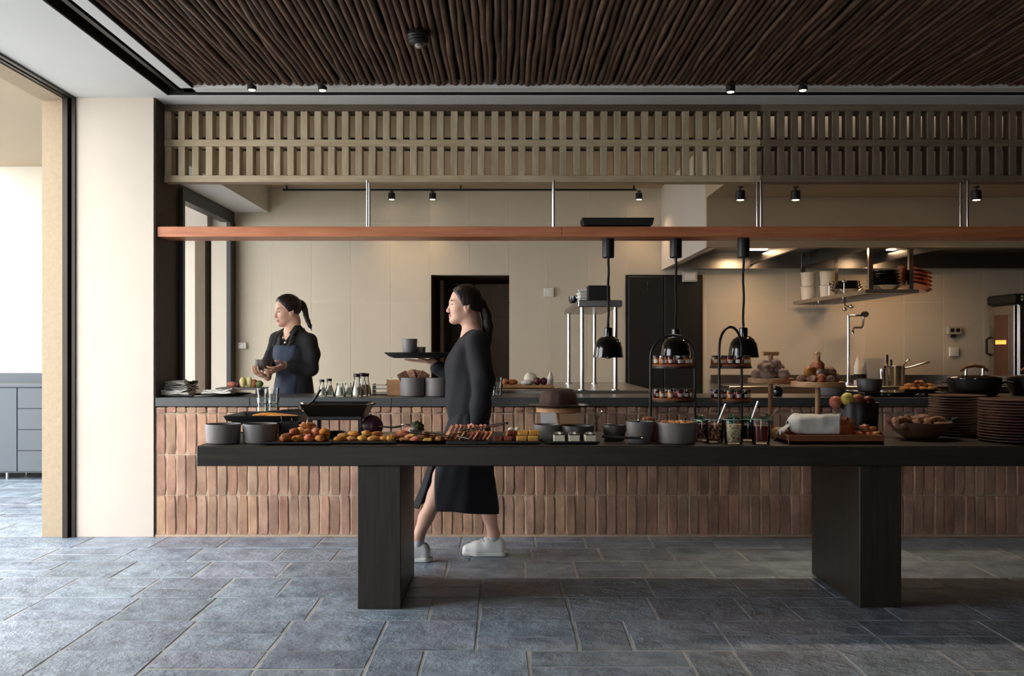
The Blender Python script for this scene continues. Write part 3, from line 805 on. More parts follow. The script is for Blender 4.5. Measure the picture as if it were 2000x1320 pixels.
# sponge cubes
cube_y = slicemesh(.056, .045, .026, m_pale, .005); cube_r = slicemesh(.046, .045, .024, m_redcake, .006)
for nm, lab, me, spots in (
    ('sponge_cake', 'yellow sponge cake square on the slab between ham and cream squares', cube_y, [(1019, 4.735, 0), (1041, 4.735, 0), (1020, 4.80, .0), (1042, 4.80, .0), (1022, 4.785, .026), (1043, 4.785, .026)]),
    ('fruit_cake', 'red brown fruit cake square beside the yellow sponge', cube_r, [(973, 4.735, 0), (993, 4.735, 0), (976, 4.80, 0), (997, 4.80, 0), (1000, 4.80, .026)])):
    pieces(nm, lab, 'cake', lab.split(' on ')[0] + 's', [me], [(PX(px, d), d, zE + z, R.uniform(-.08, .08)) for px, d, z in spots])
pieces('cheese_ball', 'small pale cheese ball behind the fruit cake', 'cheese ball', 'cheese balls behind the fruit cake', [blobmesh((.016, .016, .015), m_cream, .1)], [(PX(998, 4.87), 4.87, zE + .035, 0), (PX(1010, 4.87), 4.87, zE + .035, 0)])
o = put('cake_loaf', MB().box((0, 0, .0175), (.10, .035, .035), ch=.008), m_pale, None, (PX(1006, 4.885), 4.885, zE)); tag(o, 'low golden cake strip below the two cheese balls', 'cake')
# cream squares with dark tops
for r_, d in enumerate((4.735, 4.81)):
    for k, px in enumerate((1092, 1121, 1152)):
        t = thing('cream_square', '%s cream square from the sponge in the %s row, dark syrup on top' % (ORD[k], ('front', 'back')[r_]), 'dessert', (PX(px, d), d, zF), R.uniform(-.06, .06), 'cream squares on the slab')
        put('cream', MB().box((0, 0, .0165), (.058, .052, .033), ch=.003), m_cream, t)
        put('syrup', MB().box((0, 0, .0345), (.054, .048, .005), ch=.002), mat('dark_syrup', rgb(34, 28, 26), .15, noise=(12, .3)), t)
        put('drizzle', MB().tube([(-.022, -.012, .039), (-.006, .012, .039), (.008, -.012, .039), (.022, .012, .039)], .002, 6), m_cream, t)
        put('saucer', MB().box((0, 0, .001), (.066, .06, .003), ch=.001), m_glass, t)

# shallow pan with crepes on a stand
xa, xb, d0, d1 = PX(436, 4.95), PX(584, 4.95), 4.95, 5.34
t = thing('griddle_pan', 'flat black griddle pan with crepes on a low stand behind the grey pots', 'pan', ((xa + xb) / 2, (d0 + d1) / 2, TZ))
W, D = xb - xa, d1 - d0
def tray_mesh(W, D, z0, z1, taper, wall=.006):
    a = [(-W / 2 * taper, -D / 2 * taper, z0), (W / 2 * taper, -D / 2 * taper, z0), (W / 2 * taper, D / 2 * taper, z0), (-W / 2 * taper, D / 2 * taper, z0)]
    b = [(-W / 2, -D / 2, z1), (W / 2, -D / 2, z1), (W / 2, D / 2, z1), (-W / 2, D / 2, z1)]
    W2, D2 = W - 2 * wall - .014, D - 2 * wall - .014
    c = [(-W2 / 2, -D2 / 2, z1), (W2 / 2, -D2 / 2, z1), (W2 / 2, D2 / 2, z1), (-W2 / 2, D2 / 2, z1)]
    e = [(x * .985 * taper, y * .985 * taper, z0 + wall) for x, y, _ in c]
    v = a + b + c + e; f = [(3, 2, 1, 0)]
    for q in (0, 4, 8):
        for i in range(4): f.append((q + i, q + (i + 1) % 4, q + 4 + (i + 1) % 4, q + 4 + i))
    f.append((12, 13, 14, 15))
    return MB().add(v, f)
put('pan', tray_mesh(W, D, .098, .128, .93), m_iron, t)
put('burner_box', MB().box((0, 0, .088), (W * .86, D * .8, .022), ch=.004), m_iron, t)
for sx in (-1, 1):
    for sy in (-1, 1):
        put('leg', MB().tube([(sx * W * .40, sy * D * .36, .08), (sx * W * .42, sy * D * .38, 0)], .006, 8), m_iron, t)
put('rail', MB().tube([(-W * .41, -D * .37, .035), (W * .41, -D * .37, .035)], .004, 8), m_chrome, t)
for k, (dx, dy, rz_) in enumerate(((-.05, -.09, .1), (.03, -.10, -.2), (.09, -.07, .3), (0, -.02, 0))):
    mb = MB()
    mb.grid(lambda u, v: ((u - .5) * .16, (v - .5) * .10, .004 + .010 * math.sin(u * PI) * math.sin(v * PI) + .003 * mnoise.noise(Vector((u * 6, v * 5, k)))), 12, 8)
    o = put('crepe', mb, m_gold, None, ((xa + xb) / 2 + dx, (d0 + d1) / 2 + dy, TZ + .106 + .005 * k), rz_, smooth=60)
    o.modifiers.new('thick', 'SOLIDIFY').thickness = .006
    tag(o, 'folded golden crepe lying in the flat griddle pan', 'crepe', 'crepes in the griddle pan')
sp_ = thing('spatula', 'black spatula lying on the back of the griddle pan', 'spatula', (PX(548, 5.2), 5.2, TZ + .134))
put('blade', MB().box((-.03, 0, .004), (.08, .06, .008), ch=.003), m_black, sp_)
put('handle', MB().tube([(0, 0, .006), (.06, 0, .010), (.12, .0, .012)], [.006, .007, .008], 8), m_black, sp_, smooth=50)

# deep pan on a frame
xa, xb, d0, d1 = PX(585, 4.93), PX(718, 4.93), 4.93, 5.27
t = thing('chafing_dish', 'deep black chafing dish on a frame over the pastry heap', 'chafing dish', ((xa + xb) / 2, (d0 + d1) / 2, TZ))
W, D = xb - xa, d1 - d0
put('dish', tray_mesh(W, D, .125, .19, .80), m_iron, t)
put('stand_top', MB().box((0, 0, .115), (W * .80, D * .8, .022), ch=.003), m_iron, t)
for sx in (-1, 1):
    put('handle', MB().tube([(sx * W * .5, -.03, .182), (sx * (W * .5 + .022), -.02, .19), (sx * (W * .5 + .022), .02, .19), (sx * W * .5, .03, .182)], .005, 8), m_chrome, t, smooth=50)
    for sy in (-1, 1):
        put('leg', MB().box((sx * W * .37, sy * D * .36, .055), (.022, .022, .11), ch=.002), m_iron, t)
put('lower_shelf', MB().box((0, 0, .012), (W * .72, D * .7, .008)), m_iron, t)
o = put('burner_bowl', MB().lathe([(0, 0), (.03, 0), (.055, .018), (.05, .02), (.028, .006), (0, .006)], 24), m_stoned, None, (PX(655, 5.06), 5.06, TZ + .0165), smooth=40)
tag(o, 'shallow dark bowl under the chafing dish', 'bowl')
ldl = thing('ladle', 'black ladle leaning up out of the chafing dish', 'ladle', (PX(600, 5.0), 5.0, TZ + .185))
put('handle', MB().tube([(0, 0, .0), (.03, .0, .018), (.055, 0, .055), (.072, 0, .085)], [.005, .006, .007, .008], 8), m_black, ldl, smooth=50)
put('cup', MB().lathe([(0, -.03), (.02, -.026), (.028, -.004), (.026, -.004), (.018, -.022), (0, -.026)], 16, (-.02, 0, 0)), m_steel, ldl, smooth=40)
# dark box between the two pans
t = thing('utensil_box', 'black utensil box between the griddle pan and the pastry heap', 'box', (PX(566, 4.9), 4.902, TZ))
put('box', tray_mesh(.105, .085, 0, .10, .92), m_blackm, t)
put('tongs_handle', MB().tube([(-.03, 0, .02), (-.045, -.01, .135)], .004, 6).tube([(.02, 0, .02), (.012, -.01, .12)], .004, 6), m_chrome, t)
# purple vegetable
t = thing('purple_cabbage', 'round dark purple vegetable between chafing dish and oval platter', 'vegetable', (PX(727, 5.08), 5.08, TZ))
put('body', MB().blob((0, 0, .062), (.060, .058, .062), 22, 14, .05, 2, 4), m_beet, t, smooth=70)
put('stem', MB().tube([(-.004, 0, .118), (-.01, -.004, .128)], [.008, .006], 8), m_herb, t)
o = put('saucer', MB().lathe([(0, 0), (.04, 0), (.062, .006), (.06, .008), (.038, .003), (0, .003)], 28), m_stone, None, (PX(701, 4.98), 4.99, TZ), smooth=40)
tag(o, 'small grey saucer beside the purple vegetable', 'saucer')

# stacked tumblers
gm = MB().lathe([(0, 0), (.024, 0), (.027, .003), (.029, .05), (.0345, .075), (.035, .092), (.033, .092), (.0325, .076), (.027, .05), (.025, .008), (0, .008)], 20).mesh('tumbler', 35); gm.materials.append(m_glass)
for s_, (px, d) in enumerate(((512, 5.40), (534, 5.41))):
    for k in range(4):
        o = put('tumbler', gm, None, None, (PX(px, d), d, TZ + k * .056)); tag(o, 'clear tumbler, %s from the bottom of the stack %s the griddle pan' % (ORD[k], ('behind the middle of', 'behind the spatula on')[s_]), 'glass', 'stacked tumblers behind the griddle pan')

# cake on a riser with cards
t = thing('cake_riser', 'round pale wooden riser under the chocolate cake', 'riser', TT(1091, 5.14))
put('disc', MB().lathe([(0, .135), (.118, .135), (.124, .139), (.124, .161), (.118, .165), (0, .165)], 36), m_oak, t, smooth=40)
put('foot', MB().lathe([(0, 0), (.06, 0), (.06, .008), (.022, .016), (.02, .135), (0, .135)], 20), m_oakv, t, smooth=40)
t = thing('cake_plate', 'wide black plate on the wooden riser', 'plate', TT(1091, 5.14)[:2] + (TZ + .165,))
put('plate', MB().lathe([(0, .003), (.09, 0), (.165, .010), (.168, .013), (.163, .013), (.09, .006), (0, .006)], 40), m_oval, t, smooth=40)
put('rim', MB().lathe([(.165, .0118), (.169, .0145), (.163, .0135)], 40), m_stone, t, smooth=40)
t = thing('chocolate_cake', 'dark chocolate bundt cake on the black plate', 'cake', TT(1091, 5.14)[:2] + (TZ + .172,))
put('body', MB().lathe([(0, 0), (.100, 0), (.106, .006), (.104, .030), (.096, .066), (.082, .088), (.060, .096), (.034, .090), (.02, .07), (0, .066)], 48, wob=lambda a, z: 1 + (.022 * math.cos(a * 12) if z > .004 else 0)), m_choc, t, smooth=70)
put('crumb_ring', MB().lathe([(.10, 0), (.113, .002), (.112, .008), (.10, .012)], 36, wob=lambda a, z: 1 + .02 * math.sin(a * 17)), m_choc, t, smooth=70)
def card(label, px, d, w, h, m, lean=.12, rz_=0.0):
    t = thing('label_card', label, 'card', TT(px, d), rz_)
    put('sheet', MB().box((0, h * .5 * math.sin(lean), h / 2), (w, .003, h), rx=-lean), m, t)
    put('holder', MB().box((0, 0.0, .006), (w * .6, .02, .012), ch=.003), m_black, t)
card('blank white card standing before the cake riser', 1071, 4.985, .083, .142, mat('white_card', rgb(232, 230, 226), .7, noise=(9, .02)))
card('brown kraft card standing before the cake riser', 1111, 4.985, .095, .138, mat('kraft_card', rgb(190, 152, 112), .8, noise=(9, .15)), rz_=.1)

pot('serving_bowl', 'light grey bowl in front of the white card', TT(1068, 4.90), .071, .088, m_stone, .86)
pot('serving_bowl', 'wide dark bowl in front of the kraft card', TT(1127, 4.905), .094, .082, m_stoned, .88)
pot('serving_bowl', 'dark tapered bowl behind the black cream ladle', TT(1200, 4.93), .066, .084, m_stoned, .80)
pot('serving_bowl', 'grey tapered beaker bowl beside the big nut bowl', TT(1250, 4.80), .074, .112, m_stone, .82)
t = pot('serving_bowl', 'largest grey bowl filled with golden croutons', TT(1321, 4.79), .108, .110, m_stone, .90, inner=False)
put('filling', MB().lathe([(0, .092), (.098, .088)], 24), m_bun, t)
cm = slicemesh(.022, .02, .018, m_gold, .005); cm2 = blobmesh((.012, .012, .010), m_bun, .3, 4, 2)
sp = []
for k in range(46):
    a, rr = R.uniform(0, 6.28), .088 * math.sqrt(R.random())
    sp.append((PX(1321, 4.79) + rr * math.cos(a), 4.79 + rr * math.sin(a), TZ + .090 + R.uniform(0, .014) * (1 - rr / .12), R.uniform(0, 3), R.uniform(-.6, .6), R.uniform(-.6, .6)))
pieces('crouton', 'golden crouton in the largest grey bowl', 'crouton', 'croutons in the big bowl', [cm, cm, cm2], sp)
sp = [(PX(1268, 4.90) + R.uniform(-.03, .03), 4.90 + R.uniform(-.03, .03), TZ + .103 + R.uniform(0, .01), R.uniform(0, 3), .3, .2) for k in range(12)]
pot('serving_bowl', 'rust brown bowl of nuts between beaker bowl and crouton bowl', TT(1268, 4.92), .062, .105, mat('rust_stoneware', rgb(128, 76, 50), .55, noise=(8, .2)), .85)
pieces('nut', 'pale nut in the rust brown bowl', 'nut', 'nuts in the rust brown bowl', [cm2], sp)
t = thing('cream_ladle', 'black ladle with a bright tip lying before the beaker bowl', 'ladle', P(1178, 858, 4.72))
put('handle', MB().tube([(0, .04, .012), (.10, .01, .008), (.195, 0, .006)], [.008, .007, .006], 8), m_black, t, smooth=50)
put('tip', MB().blob((.205, 0, .008), (.012, .010, .008), 12, 8), m_chrome, t, smooth=60)
for k, (px, a) in enumerate(((1152, .35), (1228, .1))):
    t = thing('teaspoon', ('thin steel spoon standing in the wide dark bowl', 'short steel spoon in the grey beaker bowl')[k], 'spoon', (PX(px, 4.90), 4.90 - .08 * k, TZ + .06))
    put('handle', MB().tube([(0, 0, 0), (.02 + a * .05, 0, .05), (.03 + a * .1, 0, .09 - .04 * k)], .003, 6), m_chrome, t)
    put('bowl', MB().blob((.032 + a * .1, 0, .095 - .04 * k), (.007, .004, .010), 10, 8), m_chrome, t, smooth=60)

# ------------------------------------------------------------------ arch stands with jam jars
m_jam = [mat('jam_%s' % n_, c, .12, noise=(6, .2)) for n_, c in (('strawberry', rgb(126, 30, 26)), ('apricot', rgb(196, 110, 36)), ('honey', rgb(160, 92, 30)), ('blackberry', rgb(52, 20, 30)))]
m_lid = mat('tin_lid', rgb(150, 150, 150), .25, .9, noise=(6, .1))
m_lidb = mat('dark_lid', rgb(34, 32, 32), .35, noise=(6, .1))
m_lab = mat('white_label', rgb(228, 224, 214), .7, noise=(14, .12))
jar_g = MB().lathe([(0, 0), (.0145, 0), (.017, .004), (.017, .030), (.0145, .036), (.0145, .038), (0, .038)], 14).mesh('glass_body', 40)
jar_l = MB().lathe([(0, .038), (.0158, .038), (.0162, .047), (.015, .0485), (0, .0485)], 14).mesh('lid', 40)
jar_b = MB().grid(lambda u, v: (.0174 * math.cos(-2.3 + u * 1.5), .0174 * math.sin(-2.3 + u * 1.5), .008 + .019 * v), 6, 1).mesh('paper_label', 60)
JP = []
for k, jm in enumerate(m_jam):
    g = jar_g.copy(); g.materials.append(jm); l_ = jar_l.copy(); l_.materials.append(m_lid if k % 2 else m_lidb); b_ = jar_b.copy()
    if not b_.materials: b_.materials.append(m_lab)
    JP.append((g, l_, b_))
JK = ('dark-lidded deep red', 'tin-lidded orange', 'dark-lidded amber', 'tin-lidded black')
def jam_jar(loc, k, label, group):
    label = label.replace('small lidded jam jar on', JK[k] + ' jam jar,').replace('jar, the', 'jar,')
    t = thing('jam_jar', label, 'jam jar', loc, R.uniform(-.4, .4), group)
    g, l_, b_ = JP[k]
    put('jam_glass', g, None, t); put('lid', l_, None, t)
    put('paper_label', b_, None, t)
def arch_stand(label, px, d, rz_, ztop, zd, half, lab):
    t = thing('arch_stand', label, 'jam stand', TT(px, d), rz_)
    hgt = ztop - TZ
    pts = [(-half, 0, 0), (-half, 0, hgt - half)]
    for i in range(1, 12):
        a = PI - PI * i / 12
        pts.append((half * math.cos(a), 0, hgt - half + half * math.sin(a)))
    pts += [(half, 0, hgt - half), (half, 0, 0)]
    put('arch', MB().tube(pts, .0075, 10), m_black, t, smooth=60)
    put('base_bar', MB().box((0, 0, .005), (2 * half + .03, .05, .010), ch=.002), m_black, t)
    for q, z in enumerate(zd):
        r = half - .009
        tr_ = put('tier', MB().lathe([(0, -.024), (r, -.024), (r + .004, -.022), (r + .004, -.014), (0, -.014)], 36, (0, 0, z - TZ)), m_black, t, smooth=40)
        put('wood_disc', MB().lathe([(0, -.014), (r - .001, -.014), (r, -.012), (r, -.002), (r - .002, 0), (0, 0)], 36, (0, 0, z - TZ)), m_teak, tr_, smooth=40)
        n = 12
        for i in range(n):
            a = 2 * PI * i / n + .2
            jam_jar((PX(px, d) + (r - .020) * math.cos(a), d + (r - .020) * math.sin(a), z), (i * 3 + q) % 4, 'small lidded jam jar on the %s tier of the %s' % (('upper', 'lower')[q], lab), 'jars on the %s tier of the %s' % (('upper', 'lower')[q], lab))
        for i in range(4):
            a = 2 * PI * i / 4 + .5
            jam_jar((PX(px, d) + .045 * math.cos(a), d + .045 * math.sin(a), z), (i + q) % 4, 'small lidded jam jar on the %s tier of the %s' % (('upper', 'lower')[q], lab), 'jars on the %s tier of the %s' % (('upper', 'lower')[q], lab))
arch_stand('black arched two-tier stand of jam jars facing front', 1314, 5.20, 0.0, 1.385, (1.222, 1.034), .125, 'front-facing arch stand')
arch_stand('black arched two-tier stand of jam jars turned sideways', 1427, 5.20, .80, 1.432, (1.222, 1.030), .122, 'sideways arch stand')

# ------------------------------------------------------------------ glass jars
m_oats = mat('oat_flakes', rgb(226, 200, 150), .8, cells=(150, (rgb(236, 214, 170), rgb(206, 172, 116), rgb(240, 224, 188), rgb(176, 136, 86))), bump=(160, .8, .006))
m_nuts = mat('nut_muesli', rgb(150, 90, 60), .7, cells=(110, (rgb(176, 112, 70), rgb(120, 60, 44), rgb(206, 160, 116), rgb(96, 40, 36))), bump=(120, .8, .006))
m_berry = mat('dried_berries', rgb(96, 40, 48), .6, cells=(100, (rgb(120, 50, 56), rgb(70, 26, 34), rgb(160, 120, 110), rgb(84, 36, 44))), bump=(120, .8, .006))
m_compote = mat('red_compote', rgb(120, 40, 36), .25, noise=(10, .25))
m_darkj = mat('dark_jelly', rgb(48, 20, 24), .2, noise=(10, .25))
def preserve_jar(label, px, d, r, h, mfill, fill=.86, spoon=None, lid=True):
    t = thing('preserve_jar', label, 'glass jar', TT(px, d), group='open preserve jars')
    put('glass', MB().lathe([(0, .002), (r * .80, 0), (r * .86, .006), (r, h * .86), (r * .96, h * .93), (r * 1.02, h * .97), (r * 1.0, h), (r * .94, h), (r * .92, h * .93), (r * .95, h * .85), (r * .82, .010), (0, .009)], 32), m_glass, t, smooth=40)
    put('filling', MB().lathe([(0, .0105), (r * .805, .0112), (r * .80 + r * .135 * fill, h * fill * .86), (r * .4, h * fill * .89), (0, h * fill * .9)], 28), mfill, t, smooth=60)
    put('rim_ring', MB().lathe([(r * 1.02, h * .955), (r * 1.06, h * .965), (r * 1.06, h * .985), (r * 1.015, h * .99)], 32), m_rim, t, smooth=40)
    if spoon:
        o = thing('jar_spoon', 'steel spoon standing in the ' + label.split(' with ')[-1].split(' of ')[-1] + ' jar', 'spoon', (t.location.x, d, TZ + .05))
        dx, dz = spoon
        put('handle', MB().tube([(0, 0, 0), (dx * .5, -.01, dz * .55), (dx, -.012, dz)], [.004, .0035, .005], 8, flat=.6), m_chrome, o, smooth=60)
        put('bowl', MB().blob((-.004, 0, -.010), (.013, .008, .020), 12, 8), m_chrome, o, smooth=60)
preserve_jar('glass preserve jar with pale oat flakes', 1433, 4.765, .053, .128, m_oats, .9)
preserve_jar('glass preserve jar with smooth red compote', 1486, 4.77, .052, .128, m_compote, .82, (.085, .135))
preserve_jar('glass preserve jar with brown nut muesli', 1396, 4.84, .049, .122, m_nuts, .9, (.055, .15))
preserve_jar('glass preserve jar with dark dried berries', 1371, 4.92, .043, .115, m_berry, .9)
preserve_jar('glass preserve jar with black jelly behind the oats', 1461, 4.92, .046, .118, m_darkj, .8, (.05, .16))
def glass_lid(label, px, py, d, tilt):
    p = P(px, py, d)
    t = thing('lid_of_green_glass', label, 'glass lid', p, group='glass jar lids')
    put('disc', MB().lathe([(0, 0), (.036, 0), (.038, .004), (.030, .010), (0, .013)], 26), m_teal, t, smooth=40)
    put('knob', MB().lathe([(0, .012), (.008, .014), (.013, .024), (.009, .032), (0, .034)], 16), m_teal, t, smooth=50)
    t.rotation_euler = (tilt[0], tilt[1], 0)
glass_lid('green glass lid resting on the oat jar', 1430, 821, 4.78, (.35, -.25))
glass_lid('green glass lid tilted on the compote jar', 1496, 820, 4.77, (.3, .35))
glass_lid('green glass lid leaning behind the berry jar', 1368, 822, 4.98, (.8, .1))
glass_lid('green glass lid tilted over the black jelly jar', 1462, 822, 4.94, (.5, .2))
t = thing('glass_carafe', 'small clear glass pot behind the crouton bowl', 'glass', TT(1350, 5.1))
put('glass', MB().lathe([(0, 0), (.03, 0), (.034, .004), (.032, .075), (.036, .105), (.034, .105), (.030, .075), (.03, .008), (0, .008)], 22), m_glass, t, smooth=40)
put('handle', MB().tube([(.032, 0, .09), (.055, 0, .085), (.055, 0, .045), (.033, 0, .03)], .004, 8), m_glass, t, smooth=50)

# ------------------------------------------------------------------ wooden cake stands with rolls
def wood_stand(label, px, d, ztop, r, hz, handle_rz):
    t = thing('wooden_stand', label, 'cake stand', TT(px, d))
    h = ztop - TZ
    put('disc', MB().lathe([(0, h - .030), (r - .004, h - .030), (r, h - .026), (r, h - .002), (r - .003, h), (r - .008, h - .004), (0, h - .005)], 40), m_oak, t, smooth=40)
    put('post', MB().lathe([(0, .012), (.0145, .012), (.0135, h - .03), (0, h - .03)], 16), m_oakv, t, smooth=40)
    put('foot', MB().lathe([(0, 0), (.075, 0), (.078, .004), (.075, .014), (0, .014)], 32), m_oak, t, smooth=40)
    put('upper_post', MB().lathe([(0, h - .005), (.0145, h - .005), (.0135, hz - TZ), (0, hz - TZ)], 16), m_oakv, t, smooth=40)
    c, s = math.cos(handle_rz), math.sin(handle_rz)
    put('crossbar', MB().tube([(-.045 * c, -.045 * s, hz - TZ), (.045 * c, .045 * s, hz - TZ)], .013, 14), m_oak, t, smooth=50)
wood_stand('tall pale wooden stand with floury rolls and a sideways crossbar handle', 1505, 5.27, 1.142, .128, 1.282, .12)
wood_stand('pale wooden stand with seeded rolls and a handle seen end-on', 1597, 5.05, 1.130, .141, 1.280, 1.35)
def heap(name, label, group, px, d, z, r, meshes, n, seed, hh, keep=.03):
    rr = random.Random(seed); sp = []
    lev = [(n * 5 // 9, r, 0.0), (n * 3 // 9, r * .62, hh), (n - n * 5 // 9 - n * 3 // 9, r * .35, hh * 1.85)]
    for cnt_, rad, dz in lev:
        for k in range(cnt_):
            a = 2 * PI * (k + rr.uniform(-.15, .15)) / max(cnt_, 1) + dz * 30
            q = max(rad * rr.uniform(.75, 1.0), keep)
            sp.append((PX(px, d) + q * math.cos(a), d + q * math.sin(a), z + dz, rr.uniform(0, 6.2), rr.uniform(-.3, .3), rr.uniform(-.3, .3), rr.uniform(.85, 1.12)))
    pieces(name, label, 'bread roll', group, meshes, sp)
heap('floury_roll', ['longish floury roll heaped on the taller wooden stand', 'round floury roll heaped on the taller wooden stand'], 'rolls on the taller wooden stand', 1505, 5.27, 1.139, .088, [blobmesh((.040, .032, .028), m_dusty, .22, 3, 11), blobmesh((.034, .034, .030), m_dusty, .2, 3, 13)], 12, 3, .036)
heap('seeded_roll', ['oval seeded roll heaped on the lower wooden stand', 'brown crescent heaped on the lower wooden stand', 'round orange-brown roll heaped on the lower wooden stand', 'floury crescent heaped on the lower wooden stand'], 'rolls on the lower wooden stand', 1597, 5.05, 1.127, .100, [blobmesh((.044, .028, .026), m_seed, .22, 3, 15), crescent(.10, .024, m_seed, .4), blobmesh((.032, .03, .028), m_bun, .25, 3, 17), crescent(.095, .022, m_dusty, .5)], 15, 5, .034)

# ------------------------------------------------------------------ wooden tray with the wrapped loaf
xa, xb = PX(1540, 4.70), PX(1727, 4.70)
t = thing('bread_tray', 'low reddish wooden tray under the wrapped loaf', 'tray', ((xa + xb) / 2, 4.83, TZ))
W, D = xb - xa, .262
put('base', MB().box((0, 0, .010), (W, D, .02), ch=.003), m_teak, t)
put('side_board', MB().box((0, -D / 2 + .006, .024), (W, .012, .048), ch=.002), m_teak, t)
put('side_board', MB().box((0, D / 2 - .006, .024), (W, .012, .048), ch=.002), m_teak, t)
put('side_board', MB().box((-W / 2 + .006, 0, .024), (.012, D - .024, .044), ch=.002), m_teak, t)
put('side_board', MB().box((W / 2 - .006, 0, .024), (.012, D - .024, .044), ch=.002), m_teak, t)
lx = PX(1603, 4.83)
t = thing('bread_loaf', 'long crusty loaf half wrapped in the white cloth', 'bread', (lx, 4.83, TZ + .018))
put('crust', MB().tube([(-.165, 0, .05), (-.14, 0, .058), (-.05, 0, .062), (.05, 0, .064), (.12, 0, .064), (.158, 0, .06), (.172, 0, .055)], [.02, .05, .058, .06, .058, .045, .02], 18, flat=.95), m_bun, t, smooth=70)
put('score', MB().tube([(.110, -.045, .098), (.128, -.030, .112), (.140, 0, .112)], .004, 6).tube([(.13, -.05, .08), (.15, -.035, .094), (.158, 0, .09)], .0035, 6), mat('split_crust', rgb(110, 58, 28), .7, noise=(20, .2)), t)
t = thing('bread_cloth', 'white cloth wrapped over the long loaf', 'cloth', (lx, 4.83, TZ + .018))
def cl(u, v):
    x = -.172 + .265 * u
    a = -2.0 + 4.05 * v            # around the loaf
    rr = .066 * (1 - .55 * max(0, (.16 - u) / .16) ** 2) + .004 * mnoise.noise(Vector((u * 7, v * 6, 2))) + .003 * math.sin(v * 17 + u * 5)
    y = -rr * math.sin(a) * 1.05; z = .062 + rr * math.cos(a)
    if z < .012: z = .012 + .2 * (z - .012)
    x += .018 * math.sin(v * 5.2) * u
    return (x, y, max(z, .008))
o = put('cloth', MB().grid(cl, 30, 36), m_linen, t, smooth=80); o.modifiers.new('thick', 'SOLIDIFY').thickness = .003
put('cloth_end', MB().grid(lambda u, v: (-.165 - .05 * u, (v - .5) * (.05 + .07 * u), .075 - .045 * u + .012 * math.sin(v * 11) * u), 8, 14), m_linen, t, smooth=80).modifiers.new('thick', 'SOLIDIFY').thickness = .003
sp = [(PX(1682, 4.80), 4.80, TZ + .020, .5), (PX(1700, 4.82), 4.83, TZ + .020, 1.4), (PX(1713, 4.79), 4.79, TZ + .020, .2), (PX(1694, 4.88), 4.88, TZ + .020, .9), (PX(1688, 4.81), 4.81, TZ + .055, 2.0), (PX(1706, 4.83), 4.84, TZ + .05, .6)]
pieces('bread_chunk', 'torn crusty bread chunk at the open end of the bread tray', 'bread', 'bread chunks in the tray', [blobmesh((.030, .024, .022), m_bun, .35, 4, 21), slicemesh(.05, .03, .03, m_bun, .008)], sp)
o = put('bread_roll', MB().blob((0, 0, .035), (.042, .036, .036), 18, 12, .12, 3, 5), mat('olive_crust', rgb(170, 124, 66), .6, noise=(18, .3), bump=(60, .3, .004)), None, TT(1521, 4.93), smooth=70); tag(o, 'single round roll between the compote jar and the wrapped loaf', 'bread roll')
o = put('bread_roll', MB().blob((0, 0, .030), (.05, .04, .034), 18, 12, .12, 3, 6), m_bun, None, TT(1553, 5.02), smooth=70); tag(o, 'brown roll hidden behind the wrapped loaf cloth', 'bread roll')
# pot of fruit behind the tray
pot('fruit_pot', 'deep black pot of fruit behind the wrapped loaf', TT(1676, 5.24), .112, .185, m_iron, .92, cat='pot')
for k, (px, dd, z, m_, lab) in enumerate(((1655, 5.19, .175, mat('lemon_flesh', rgb(214, 196, 96), .5, noise=(14, .15)), 'halved lemon facing out over the black fruit pot'), (1675, 5.22, .165, m_bun, 'orange brown fruit beside the halved lemon'), (1632, 5.21, .155, m_pink, 'pink skinned fruit at the edge of the black fruit pot'), (1696, 5.24, .155, mat('dark_red_fruit', rgb(104, 44, 34), .4, noise=(8, .3)), 'dark red fruit in the black fruit pot'))):
    o = put('fruit', MB().blob((0, 0, .032), (.036, .032, .036), 18, 12, .06, 2, k), m_, None, (PX(px, dd), dd, TZ + z), smooth=70); tag(o, lab, 'fruit')
# shallow wooden bowl with pretzels
t = thing('wooden_bowl', 'wide rustic wooden bowl holding brown pretzels', 'bowl', TT(1797, 5.02))
put('bowl', MB().lathe([(0, .004), (.07, 0), (.12, .03), (.165, .085), (.168, .092), (.160, .092), (.115, .04), (.07, .012), (0, .012)], 40, wob=lambda a, z: 1 + .02 * math.sin(a * 3 + 1)), mat('rustic_bowl_wood', rgb(96, 70, 52), .6, noise=(5, .4), bump=(30, .3, .004)), t, smooth=50)
put('rim', MB().lathe([(.163, .0915), (.168, .094), (.160, .0935)], 40, wob=lambda a, z: 1 + .02 * math.sin(a * 3 + 1)), m_teak, t, smooth=50)
pm = MB().tube([(.05 * math.cos(a), .038 * math.sin(a), .016 + .006 * math.sin(3 * a)) for a in [2 * PI * i / 22 for i in range(23)]], .016, 10); pm.tube([(-.045, .0, .03), (0, .01, .036), (.045, 0, .03)], .013, 8)
pme = pm.mesh('pretzel', 70); pme.materials.append(m_seed)
pieces('pretzel', 'brown twisted pretzel in the wide wooden bowl', 'pretzel', 'pretzels in the wooden bowl', [pme], [(PX(1760, 4.98), 4.97, TZ + .075, .3, .5, 0), (PX(1790, 5.0), 5.0, TZ + .06, 1.2, .2, .1), (PX(1826, 5.0), 5.0, TZ + .075, .2, .45, -.1), (PX(1800, 5.08), 5.08, TZ + .08, 2.0, .3, .1), (PX(1770, 5.08), 5.08, TZ + .075, .9, .2, .1)])
t = thing('bread_knife', 'dark handled knife with a bright ferrule leaning on the wooden bowl', 'knife', P(1842, 828, 4.93))
put('blade', MB().tube([(-.08, .02, -.03), (0, 0, 0), (.045, -.005, .018)], [.003, .008, .008], 8, flat=.35), m_chrome, t, smooth=60)
put('handle', MB().tube([(.045, -.005, .018), (.075, -.008, .030)], .011, 12), m_black, t, smooth=50)

